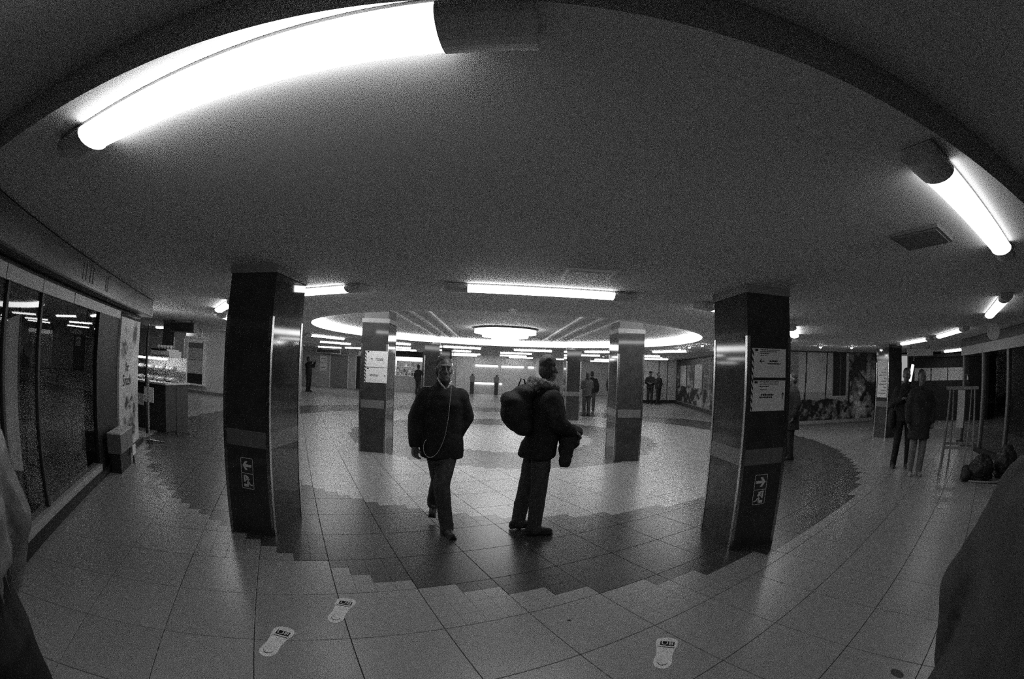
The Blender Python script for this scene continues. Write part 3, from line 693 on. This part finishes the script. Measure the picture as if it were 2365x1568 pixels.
MB().loft([(.12, 0, 0, .03, .02), (.9, 0, 0, .05, .03), (1.35, 0, 0, .025, .02), (1.8, 0, 0, .06, .03), (2.05, 0, 0, .02, .015)], 10).build('cloth', BLACK, fl, True); MB().tube([(0, 0, 0), (0, 0, 2.08)], .012).build('pole', STEEL, fl); MB().box(-.15, .15, -.15, .15, 0, .02).build('foot', DARK, fl)

# ------------------------------------------------------------------ snack counter at the left
st = thing('snack_counter', 'dark snack counter with a bright glass display case', 'counter', (-7.12, 7.1, 0))
MB().box(-.75, .62, 0, .8, 0, .95).build('body', DARK, st); MB().box(-.78, .65, -.04, .84, .95, .985).build('worktop', MIDL, st)
for a in ((-.74, -.72), (.58, .60)): MB().box(a[0], a[1], .02, .75, .985, 1.48).build('side_pane', GLASS, st)
MB().box(-.74, .60, .02, .03, .985, 1.48).build('front_pane', GLASS, st); MB().box(-.74, .60, .02, .75, 1.48, 1.5).build('top_pane', GLASS, st)
MB().box(-.72, .58, .1, .7, 1.2, 1.215).build('shelf', GLASS, st); MB().box(-.7, .56, .05, .1, 1.44, 1.475).build('light_bar', emis('case light', 30), st); MB().box(-.74, .6, .74, .76, .985, 1.5).build('back_panel', WHITE, st)
MB().box(-.4, -.05, -.06, -.045, .48, .72).build('price_sheet', PAPER, st)
rnd = random.Random(4); nb = 0
for z in (.987, 1.217):
    for i in range(7):
        x = -.6+.18*i; v = rnd.choice((.5, .65, .8))
        o = MB().ell((0, 0, .05), (rnd.uniform(.07, .085), .11, .05), 12, 8).build('bread_roll', mat('bread %.2f' % v, v, .7, .3, .3, 20, bump=.4), None, True); o.location = (-7.12+x, 7.1+.4+.06*(i % 2), z); nb += 1
        tag(o, 'bread roll on the %s level of the display case, %s from the left' % ('lower' if z < 1 else 'upper', words(i)), 'bread', 'bread in the display case')
mc = thing('coffee_machine', 'pale coffee machine behind the snack counter', 'machine', (-7.9, 8.6, 0)); MB().box(-.5, .5, -.3, .3, 0, 1.0).build('cabinet', GREY, mc); MB().box(-.35, .35, -.25, .25, 1.0, 1.62).build('body', MIDL, mc); MB().box(-.3, .3, -.27, -.25, 1.3, 1.5).build('panel', DARK, mc); MB().box(-.3, .3, -.3, .2, 1.62, 1.66).build('tray', STEEL, mc)
for i in range(5):
    o = MB().loft([(0, 0, 0, .035, .035), (.09, 0, 0, .045, .045)], 12).build('cup', WHITE, None, True); o.location = (-8.15+.12*i, 8.55, 1.66); tag(o, 'white cup on the coffee machine, %s from the left' % words(i), 'cup', 'cups on the coffee machine')
def pole_stand(name, label, p, h, r=.018, m=STEEL):
    t = thing(name, label, 'stand', p); MB().tube([(0, 0, .03), (0, 0, h)], r).build('pole', m, t)
    for k in range(4): a = PI/4+k*PI/2; MB().tube([(0, 0, .05), (.3*math.cos(a), .3*math.sin(a), .012)], .012, 6).build('foot', m, t)
    return t
t = pole_stand('flag_stand', 'pale pole stand before the snack counter', on_z(346, 1022, 0), 1.15); MB().box(-.12, .16, -.012, -.002, .72, .98).build('leaflet', PAPER, t)
pole_stand('barrier_stand', 'thin dark pole stand right of the snack counter', on_z(409, 1002, 0), .95, .014, DARK)

# ------------------------------------------------------------------ right side: kiosk, rack, bags, shop front
kp = Vector((15.4, 10.5, 0)); ka = math.atan2(-1.3, 1.0)
ki = thing('dark_kiosk', 'black kiosk front with three white papers at the right', 'kiosk', kp, ka)
MB().box(-1.4, 3.2, 0, 1.5, 0, 2.3).build('body', BLACK, ki); MB().box(-1.4, 3.2, -.25, 0, 2.3, 2.42).build('canopy', DARK, ki)
for i in range(3): MB().box(-.35+.78*i, .38+.78*i, -.012, 0, 1.46, 1.92).build('paper_sheet', PAPER, ki)
p = on_y(2083, 820, 9.2); t = thing('lit_poster', 'bright lit poster behind the man with the phone', 'poster', (p.x, 9.2, 0), math.radians(-50))
MB().box(-.2, .2, 0, .1, 1.5, 2.25).build('screen', emis('poster light', .35), t); MB().box(-.24, .24, .02, .12, 0, 2.3).build('case', GREY, t)
p = on_y(2106, 840, 8.2); t = thing('slanted_light_tube', 'bright slanted light tube behind the two standing people', 'light', (p.x, 8.2, 1.45))
MB().tube([(-.1, 0, .05), (.06, 0, .5)], .05, 10).build('tube', emis('tube light', 1.5), t); MB().tube([(-.15, .02, -1.4), (-.12, .02, -.1)], .03, 8).build('stand', GREY, t); MB().tube([(.1, 0, .62), (.17, 0, .85)], .02, 8).build('cap', GREY, t)
sign_box('hanging_sign', 'pale hanging sign above the black kiosk', (11.6, 8.0, 2.2), math.radians(-52), .9, .2, .1, MIDL, MIDL)
# trestle rack
tr = thing('trestle_rack', 'pale folding trestle rack standing on the floor at the right', 'rack', (7.75, 4.2, 0), math.radians(-62))
WOOD = mat('pale wood bar', .30, .5, .4, .15, 12)
for s in (-1, 1):
    for f in (-1, 1):
        MB().tube([(s*.34, f*.42, .0), (s*.27, f*.02, 1.42)], .018, 8).build('leg', WOOD, tr)
    MB().tube([(s*.32, -.28, .45), (s*.32, .28, .45)], .012, 8).build('brace', WOOD, tr)
MB().box(-.36, .36, -.03, .03, 1.40, 1.45).build('top_bar', WOOD, tr)
for s_ in (-1, 1):
    for f_ in (-1, 1): MB().tube([(s_*.17, f_*.40, .0), (s_*.2, f_*.02, 1.40)], .012, 8).build('inner_leg', WOOD, tr)
MB().box(-.34, .34, -.29, -.26, .42, .47).build('cross_bar', WOOD, tr); MB().box(-.34, .34, .26, .29, .42, .47).build('cross_bar', WOOD, tr); MB().box(-.1, .06, .0, .02, .75, 1.42).build('card', PAPER, tr)
for i, (px, py, rx, rz, lb) in enumerate(((2262, 1085, .34, .36, 'large black bag heaped beside the trestle rack'), (2318, 1078, .33, .46, 'black bag at the right of the heap by the trestle rack'), (2228, 1088, .14, .22, 'small black bag at the left of the heap by the rack'))):
    p = on_z(px, min(py+22, 1112), 0); mb = MB()
    mb.ell((0, 0, rz*.5), (rx, rx*.8, rz*.5)); mb.ell((rx*.3, .05, rz*.75), (rx*.5, rx*.5, rz*.35)); mb.ell((0, 0, .05), (rx*.9, rx*.75, .05))
    b = thing('black_bag', lb, 'bag', (p.x, p.y, 0)); mb.skin('sack', mat('black plastic', .03, .5, .4), b, .02, 2, .5, .10, .12); MB().loft([(rz*.95, rx*.3, .05, .06, .06), (rz*1.0, rx*.3, .05, .035, .035), (rz*1.06, rx*.3, .05, .06, .05)], 10).build('knot', mat('black plastic', .03, .5, .4), b, True)
p = on_z(2275, 1112, 0); t = thing('floor_tray', 'pale curved tray edge on the floor before the black bags', 'tray', (p.x, p.y, 0), math.radians(-60)); mb = MB()
mb.tube([(-.36+.09*i, -.1-.05*math.sin(i/8*PI), .02) for i in range(9)], .018, 8); mb.build('rim', mat('tray', .3, .5), t); MB().box(-.36, .36, -.12, .2, 0, .012).build('base', GREY, t)
# right shop front
RP = Vector((7.95, 1.9, 0)); RA = math.atan2(.80, .60)
rs = thing('storefront', 'dark glazed shop front along the right edge', 'shop front', RP, RA)
MB().box(-3.0, 5.0, -.02, .12, 0, .1).build('plinth', BLACK, rs); MB().box(-3.0, 5.0, -.04, .1, 2.1, 2.3).build('header', mat('right header', .3, .5), rs); MB().box(-3.0, 5.0, -.02, .12, 2.3, ZC-.01).build('top_panel', DARK, rs)
for x in (-2.6, -1.2, .2, .75, 2.2, 3.6, 4.9): MB().box(x-.05, x+.05, -.03, .07, .1, 2.1).build('mullion', GREY, rs)
for a, b in ((-2.55, -1.25), (-1.15, .15), (.25, .7), (.8, 2.15), (2.25, 3.55), (3.65, 4.85)): MB().box(a, b, .01, .02, .1, 2.1).build('glass_pane', GLASS, rs)
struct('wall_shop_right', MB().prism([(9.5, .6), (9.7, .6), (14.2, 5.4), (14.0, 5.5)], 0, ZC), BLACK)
p = on_y(2294, 765, 3.6); t = thing('round_sign', 'round pale sign hanging near the right shop front', 'sign', (p.x, 3.6, p.z), math.radians(-68)); mb = MB(); mb.T = Matrix.Rotation(PI/2, 4, 'X')
mb.loft([(-.03, 0, 0, .15, .15), (.03, 0, 0, .15, .15)], 28); mb.build('disc', WHITE, t); MB().tube([(0, 0, .14), (0, 0, ZC-p.z-.001)], .01).build('hanger', DARK, t)

# ------------------------------------------------------------------ people
SKIN = mat('skin', .15, .5, .4, .1, 20)
HAIRD = mat('dark hair', .04, .6, .3, .3, 60, bump=.5)
HAIRM = mat('brown hair', .075, .6, .3, .3, 60, bump=.5)
CB = mat('black cloth', .034, .9, .15, .3, 12, bump=.15)
CD = mat('dark cloth', .05, .9, .15, .3, 12, bump=.15)
CG = mat('grey cloth', .085, .9, .2, .25, 12, bump=.2)
CL = mat('light cloth', .20, .85, .2, .2, 12, bump=.2)
FUR = mat('grey fur', .24, .95, .1, .6, 70, bump=1.0, bscale=180)
JEAN = mat('dark denim', .075, .85, .2, .3, 25, bump=.15)
JEANL = mat('grey denim', .085, .85, .2, .3, 25, bump=.15)
SHOE = mat('shoe leather', .028, .5, .4, .2, 20)
SHINY = mat('shiny quilted nylon', .12, .22, .7, .5, 9, bump=1.0, bscale=9)
V = Vector
def hand(mb, wr, d, side, curl=.6, pn=None):
    d = V(d).normalized(); n = V(pn if pn else (0, -1, 0)); n = (n-d*n.dot(d)).normalized(); a = d.cross(n).normalized()*side
    wr = V(wr); mb.cap(wr, .027, wr+d*.03, .03); 
    for k in (-1, 0, 1): mb.cap(wr+d*.025+a*k*.018, .019, wr+d*.085+a*k*.026, .016)
    for i, (o, L) in enumerate(((-.034, .062), (-.011, .075), (.012, .08), (.034, .07))):
        b = wr+d*.088+a*o; d1 = (d*math.cos(curl)+n*math.sin(curl)); d2 = (d*math.cos(curl*2.1)+n*math.sin(curl*2.1))
        mb.chain([b, b+d1*L*.5, b+d1*L*.5+d2*L*.5], [.0105, .0095, .0082])
    tb = wr+d*.03+a*.03; t1 = tb+(d*.7+a*.5+n*.35).normalized()*.045; mb.chain([tb, t1, t1+(d*.85+n*.5).normalized()*.032], [.014, .0115, .0095])
def head_parts(mb, c, hy, lean=V((0, 0, 0))):
    R = Matrix.Rotation(hy, 4, 'Z')
    P = lambda x, y, z: c+(R @ V((x, y, z)))
    mb.ell(P(0, .008, .02), (.075, .096, .105), rot=R); mb.ell(P(0, -.02, -.05), (.06, .075, .085), rot=R); mb.ell(P(0, -.062, -.095), (.03, .03, .026), rot=R)
    mb.cap(P(-.034, -.078, .035), .016, P(.034, -.078, .035), .016); mb.cap(P(0, -.09, .02), .009, P(0, -.108, -.025), .015); mb.cap(P(-.012, -.094, -.03), .009, P(.012, -.094, -.03), .009)
    mb.cap(P(-.02, -.084, -.064), .008, P(.02, -.084, -.064), .008); mb.cap(P(-.018, -.082, -.076), .0085, P(.018, -.082, -.076), .0085)
    for s in (-1, 1): mb.ell(P(s*.078, .01, -.005), (.012, .022, .034), rot=R); mb.ell(P(s*.042, -.062, -.025), (.024, .022, .024), rot=R)
    return P
def person(label, loc, rz, h=1.75, coat=CB, hem=.78, bulk=1.0, pants=JEAN, shoe=SHOE, hair=HAIRD, longhair=False, cap=None, hy=0.0,
           la=None, ra=None, ll=None, rl=None, vox=.016, lean=(0, 0), hood=None, collar=None, face=True, curl=.6, boot=0.0, eyes=False, skirt=1.0, hands=True, PB=1.0, waist=.14, hemy=0.0):
    """figure in its own frame: looks along -y, its left is +x; measures for 1.75 m, scaled to h"""
    k = h/1.75; t = thing('person', label, 'person', (loc[0], loc[1], 0), rz); lx, ly = lean
    la = la or [(.19, 0, 1.43), (.25, .03, 1.14), (.25, -.05, .90)]; ra = ra or [(-.19, 0, 1.43), (-.25, .03, 1.14), (-.25, -.05, .90)]
    ll = ll or [(.09, 0, .90), (.10, -.02, .49), (.10, .02, .085)]; rl = rl or [(-.09, 0, .90), (-.10, -.02, .49), (-.10, .02, .085)]
    ft_ = {}
    for nm_, Lg in (('l', ll), ('r', rl)): ft_[nm_] = tuple(Lg[2][3:]) or (0.0, 0.0)
    ll = [q[:3] for q in ll]; rl = [q[:3] for q in rl]
    hc = V((lx*.9, ly*.9-.01, 1.628)); neck0 = V((lx*.8, ly*.8+.012, 1.42))
    # continuous body
    b = MB(); P = head_parts(b, hc, hy)
    b.cap(neck0, .06, hc+V((0, .015, -.05)), .054)
    b.loft([(.86, 0, 0, .13, .09), (1.0, 0, 0, .14, .1), (1.15, lx*.4, ly*.4, .13, .09), (1.32, lx*.6, ly*.6, .15, .1), (1.42, lx*.8, ly*.8, .13, .08)])
    dn = V((0, 0, -.075)); b.cap(V(la[0])+dn, .05, V(ra[0])+dn, .05)
    for A, sd in ((la, 1), (ra, -1)):
        b.chain([V(A[0])+dn, V(A[1]), V(A[2])], [.046, .038, .026])
        if hands: hand(b, A[2], V(A[2])-V(A[1]), sd, curl, (-sd*.6, -.6, 0) if V(A[2]).z < V(A[1]).z-.1 else (0, 0, -1))
    for Lg in (ll, rl): b.chain([V(q) for q in Lg], [.072, .05, .036]); a = V(Lg[2]); b.cap(a, .034, a+V((0, -.07, -.045)), .022)
    b.v = [tuple(V(q)*k) for q in b.v]
    b.skin('body', SKIN, t, vox*.55 if vox < .014 else vox*.75, 2, .5)
    # trousers
    m = MB(); m.ell((0, .01, .93), (.155*max(1, PB), .115*max(1, PB), waist))
    for Lg in (ll, rl): m.chain([V(q) for q in Lg], [.098*PB, .078*PB, .066*PB]); a = V(Lg[2]); m.cap(a, .066*PB, a+V((0, -.012, -.03)), .066*PB)
    m.v = [tuple(V(q)*k) for q in m.v]; m.skin('trousers', pants, t, vox, 2, .5, .012, .12)
    # shoes
    for Lg, sd in ((ll, 1), (rl, -1)):
        a = V(Lg[2]); pitch, ft = ft_['l' if sd > 0 else 'r']
        m = MB(); R = Matrix.Translation(a) @ Matrix.Rotation(ft, 4, 'Z') @ Matrix.Rotation(pitch, 4, 'X'); m.T = R
        m.cap((0, .05, -.045), .042, (0, -.06, -.045), .045); m.cap((0, -.06, -.048), .042, (0, -.155, -.055), .032); m.cap((0, .01, -.03), .045, (0, .0, .03+boot), .052 if boot else .042)
        m.box(-.042, .042, -.185, .09, -.088, -.068)
        m.v = [tuple(V(q)*k) for q in m.v]; m.skin('shoe', shoe, t, min(vox, .013), 1, .5)
    # coat
    m = MB(); B = bulk; HZ = hem
    m.loft([(HZ, 0, .005+hemy, .185*B*skirt, .145*B*skirt), (HZ+.12, 0, .005+hemy*.6, .185*B*(skirt*.5+.5), .145*B*(skirt*.5+.5)), (1.0, lx*.2, ly*.2, .175*B, .135*B), (1.16, lx*.4, ly*.4, .18*B, .135*B), (1.30, lx*.6, ly*.6, .195*B, .14*B), (1.38, lx*.75, ly*.75, .19*B, .12*B), (1.44, lx*.8, ly*.8+.01, .13*B, .095*B), (1.49, lx*.8, ly*.8+.012, .078, .078)])
    for A in (la, ra):
        e = V(A[2])+(V(A[1])-V(A[2]))*.10
        s0 = V(A[0])+V((-.03 if A[0][0] > 0 else .03, 0, -.075)); m.chain([s0, s0.lerp(V(A[1]), .45), V(A[1]), e], [.088*B, .082*B, .072*B, .058*B])
    m.v = [tuple(V(q)*k) for q in m.v]; m.skin('coat', coat, t, vox, 3, .5, .02, .14)
    if collar:
        m = MB(); m.loft([(1.44, lx*.8, ly*.8+.01, .085, .085), (1.50, lx*.8, ly*.8+.005, .078, .078), (1.53, lx*.85, ly*.85+.005, .072, .072)]); m.v = [tuple(V(q)*k) for q in m.v]; m.skin('collar', collar, t, min(vox, .012), 1)
    if hood:
        m = MB(); c = V((lx*.8, ly*.8, 1.46))
        for i in range(14): a = 2*PI*i/14; b2 = 2*PI*(i+1)/14; m.cap(c+V((.12*math.cos(a), .035+.12*math.sin(a), .02+.035*math.sin(a))), .04, c+V((.12*math.cos(b2), .035+.12*math.sin(b2), .02+.035*math.sin(b2))), .04)
        m.cap(c+V((-.06, .13, .0)), .07, c+V((.06, .13, .0)), .07); m.v = [tuple(V(q)*k) for q in m.v]; m.skin('hood', hood, t, min(vox, .012), 1, .5, .03, .03)
    # hair / cap
    R = Matrix.Rotation(hy, 4, 'Z'); Q = lambda x, y, z: (hc+(R @ V((x, y, z))))
    if hair:
        m = MB(); m.ell(Q(0, .03, .055), (.083, .094, .086), rot=R); m.ell(Q(0, .05, -.012), (.082, .068, .085), rot=R)
        if longhair: m.cap(Q(0, .06, 0), .075, Q(0, .07, -.16), .07)
        m.v = [tuple(V(q)*k) for q in m.v]; m.skin('hair', hair, t, min(vox, .012), 1, .5, .012, .03)
    if cap:
        m = MB(); m.ell(Q(0, .01, .075), (.098, .112, .06), rot=R); m.cap(Q(-.05, -.1, .055), .012, Q(.05, -.1, .055), .012); m.cap(Q(-.03, -.13, .05), .01, Q(.03, -.13, .05), .01); m.v = [tuple(V(q)*k) for q in m.v]; m.skin('peaked_cap', cap, t, min(vox, .012), 1)
    if eyes:
        for s in (-1, 1):
            q = Q(s*.033, -.079, .008)*k; e = MB().ell(q, (.0125*k, .0125*k, .0085*k), 12, 8).build('eye', mat('eye white', .35, .2), t, True)
            q2 = Q(s*.033, -.0895, .008)*k; MB().ell(q2, (.0055*k, .003*k, .0055*k), 10, 6).build('pupil', BLACK, e, True)
            MB().cap(Q(s*.018, -.097, .034)*k, .0055, Q(s*.05, -.084, .036)*k, .004).build('eyebrow', hair or HAIRD, t, True)
    return t

# the man with earphones, walking towards the viewer
p1 = V((-.50, 4.45, 0))
man1 = person('man in a dark zipped jacket with white earphones walking forward', p1, 0.10, 1.745, CB, .755, 1.18, JEAN, SHOE, mat('stubble', .085, .7, .3, .3, 80), hy=.22,
    la=[(.19, 0, 1.43), (.235, .05, 1.16), (.14, .0, .98)], ra=[(-.19, 0, 1.43), (-.265, .02, 1.14), (-.262, -.08, .88)],
    ll=[(.085, 0, .90), (.005, -.16, .50), (.06, -.20, .085, 0.0, .35)], rl=[(-.075, 0, .90), (-.02, .02, .50), (-.085, .30, .20, .55, -.1)],
    vox=.011, collar=CB, eyes=True, curl=.5, PB=1.08)
sc_ = MB().tube([on_y(px, py, yy)-p1 for px, py, yy in ((1011, 873, 4.40), (1018, 886, 4.345), (1029, 899, 4.29), (1036, 894, 4.29), (1041, 882, 4.33))], .009, 8); sc_.T = None
o = sc_.build('shirt_collar', mat('pale shirt', .5, .8), man1, True); o.matrix_parent_inverse = Matrix.Rotation(-.10, 4, 'Z')
mb = MB(); cord = [(1042, 884, 4.30), (1041.5, 905, 4.27), (1039, 930, 4.255), (1036, 960, 4.245), (1031, 990, 4.25), (1025, 1015, 4.26), (1015, 1038, 4.265), (1003, 1053, 4.26), (990, 1056, 4.255), (981, 1048, 4.25), (978, 1035, 4.25), (980, 1022, 4.26), (986, 1014, 4.275)]
ctrl = [on_y(*q) for q in cord]; pts = []
for i in range(len(ctrl)-1):
    a, b, c, d = ctrl[max(i-1, 0)], ctrl[i], ctrl[i+1], ctrl[min(i+2, len(ctrl)-1)]
    for u in (0, .25, .5, .75): pts.append(.5*((2*b)+(c-a)*u+(2*a-5*b+4*c-d)*u*u+(3*b-a-3*c+d)*u**3))
ec = thing('earphone_cord', 'thin white earphone cord hanging down the dark jacket', 'cord', (p1.x, 4.3, 0)); mb.tube([q-V((p1.x, 4.3, 0)) for q in pts], .0024, 6); mb.build('cord', PAPER, ec, True)
mb = MB(); br = [on_y(*q)-V((p1.x, 4.3, 0)) for q in ((1043, 884, 4.30), (1046, 868, 4.33), (1048, 856, 4.36))]; mb.tube(br, .0024, 6); mb.build('ear_lead', PAPER, ec, True)

# the man with the backpack, turned to the right
p2 = V((.50, 4.42, 0)); 
man2 = person('man in a dark parka with fur hood and large backpack facing right', p2, PI/2+.15, 1.80, CB, .79, 1.12, JEANL, SHOE, HAIRM, hy=.8, PB=1.06, hemy=.06,
    la=[(.19, -.02, 1.42), (.24, -.04, 1.14), (.13, -.22, 1.07)], ra=[(-.19, -.02, 1.42), (-.26, -.06, 1.13), (-.16, -.23, 1.05)],
    ll=[(.08, .04, .90), (.09, .12, .49), (.10, .19, .10, 0, .0)], rl=[(-.08, .03, .90), (-.08, .04, .49), (-.08, .07, .09, 0, -.1)],
    vox=.011, hood=FUR, boot=.15, curl=.9, skirt=1.12, lean=(0, -.02))
bp = thing('backpack', 'large rounded black backpack on the man facing right', 'backpack', (p2.x, p2.y, 0), PI/2+.15)
m = MB(); m.ell((0, .27, 1.26), (.185, .16, .21)); m.ell((0, .21, 1.12), (.17, .11, .11)); m.ell((0, .345, 1.36), (.17, .10, .085)); m.ell((0, .20, 1.44), (.16, .12, .08)); m.ell((0, .33, 1.24), (.16, .11, .14)); m.skin('bag', mat('black nylon', .035, .75, .25, .3, 15), bp, .013, 4, .5, .015, .12)
m = MB().tube([(0, .20, 1.50), (-.02, .22, 1.56), (.01, .245, 1.57), (.02, .27, 1.49)], .007, 8); m.build('grab_loop', CD, bp, True)
for s in (-1, 1): MB().tube([(s*.1, .16, 1.44), (s*.125, .02, 1.535), (s*.135, -.13, 1.40), (s*.14, -.16, 1.25), (s*.15, .0, 1.05), (s*.14, .14, .98)], .016, 8).build('strap', CD, bp, True)
dg_ = thing('folded_jacket', 'dark jacket draped over the forearm of the man with the backpack', 'jacket', (p2.x, p2.y, 0), PI/2+.15)
m = MB(); m.loft([(.72, -.10, -.20, .06, .055), (.85, -.1, -.21, .07, .07), (1.0, -.08, -.23, .10, .10), (1.09, -.06, -.23, .13, .10), (1.13, -.05, -.21, .12, .08)], 16); m.ell((-.05, -.31, 1.06), (.12, .07, .06)); m.ell((-.05, -.28, .95), (.11, .08, .06)); m.skin('cloth', CD, dg_, .012, 2, .5, .035, .07)

def at_floor(px, py): q = on_z(px, py, 0); return (q.x, q.y)
FAR = .02
person('woman in a pale coat and dark boots standing far off at the right', at_floor(1353, 960), PI+.25, 1.66, mat('drab coat', .11, .9, .2, .3, 10), .78, 1.1, CG, SHOE, HAIRM, True, vox=FAR, boot=.18, collar=CD, curl=.4, la=[(.19, 0, 1.43), (.26, -.05, 1.16), (.12, -.25, 1.12)], ra=[(-.19, 0, 1.43), (-.25, -.05, 1.15), (-.1, -.25, 1.1)])
q = on_y(1368, 862, 19.0); person('dark-clad person just behind the woman in the pale coat', (q.x, 19.0), PI-.3, 1.70, CB, .85, 1.15, JEAN, vox=FAR)
person('left officer in dark uniform and cap near the pale far wall', at_floor(1500, 933), -.5, 1.80, CB, .86, 1.12, CB, cap=CB, vox=FAR, la=[(.19, 0, 1.43), (.25, 0, 1.15), (.1, -.2, 1.12)], ra=[(-.19, 0, 1.43), (-.25, 0, 1.15), (-.1, -.2, 1.15)])
person('right officer in dark uniform beside the pale far wall', at_floor(1519, 934), .6, 1.74, CB, .86, 1.15, CB, vox=FAR, la=[(.19, 0, 1.43), (.25, 0, 1.15), (.08, -.22, 1.1)])
q = on_y(1410, 870, 21.5); person('dark figure half hidden behind the right middle column', (q.x, 21.5), .8, 1.68, CB, .8, 1.1, JEAN, vox=FAR)
person('person in black with a raised hand beside the left front column', at_floor(712, 904), 1.35, 1.80, CB, .85, 1.1, CB, vox=FAR, lean=(0, .06), la=[(.19, .05, 1.43), (.25, -.1, 1.28), (.18, -.25, 1.5)], ra=[(-.19, .05, 1.43), (-.25, -.1, 1.28), (-.15, -.25, 1.5)])
q = on_y(966, 870, 25.8); person('dark-clad customer before the bright far kiosk', (q.x, 25.8), 2.6, 1.7, CB, .8, 1.1, CD, vox=FAR, ra=[(-.19, 0, 1.43), (-.3, -.1, 1.2), (-.28, -.3, 1.25)])
person('person in a long black coat half hidden by the right front column', at_floor(1818, 1060), -1.8, 1.70, CB, .62, 1.15, CB, vox=.016, skirt=1.15)
person('man in dark jacket with shoulder bag looking at his phone at the right', at_floor(2077, 1078), -.75, 1.78, CB, .82, 1.18, CB, vox=.015, cap=None, hy=-.3, la=[(.19, 0, 1.43), (.27, -.02, 1.15), (.1, -.22, 1.28)], ra=[(-.19, 0, 1.43), (-.28, .0, 1.14), (-.12, -.2, 1.22)], ll=[(.09, 0, .9), (.12, -.02, .49), (.15, .0, .085)], rl=[(-.09, 0, .9), (-.12, -.02, .49), (-.15, .0, .085)])
q = at_floor(2077, 1078); t = thing('shoulder_bag', 'dark shoulder bag hanging at the side of the man with the phone', 'bag', (q[0], q[1], 0), -.75)
m = MB(); m.ell((-.27, .05, .88), (.10, .17, .18)); m.ell((-.27, .05, .8), (.09, .16, .12)); m.skin('bag', CB, t, .015, 3); MB().tube([(-.27, -.08, 1.02), (-.2, -.16, 1.2), (.05, -.15, 1.42), (.12, -.02, 1.54), (.02, .13, 1.42), (-.2, .16, 1.2), (-.27, .15, 1.02)], .012, 8).build('strap', CD, t, True)
person('person in a grey coat and pale trousers beside the man with the phone', at_floor(2110, 1097), -.7, 1.74, mat('dim coat', .04, .9, .2, .3, 10), .62, 1.2, CL, mat('pale shoe', .25, .6), HAIRD, vox=.015, skirt=1.05)
# the two cut off by the frame
person('person in a dark grey coat cut off at the right edge, close to the viewer', (1.06, .17), 1.2, 1.76, mat('heavy coat', .075, .9, .2, .25, 8, bump=.2), .55, 1.45, CB, vox=.012, skirt=1.35, la=[(.19, 0, 1.43), (.29, .03, 1.13), (.3, -.06, .88)], ra=[(-.19, 0, 1.43), (-.29, .03, 1.13), (-.3, -.06, .88)])
person('person in a shiny quilted jacket cut off at the left edge, close to the viewer', (-1.20, .24), -1.3, 1.84, SHINY, 1.08, 1.3, CB, vox=.012, waist=.24, PB=1.3, la=[(.19, 0, 1.43), (.29, .0, 1.13), (.28, -.12, .9)], ra=[(-.19, 0, 1.43), (-.29, .0, 1.13), (-.28, -.12, .9)])
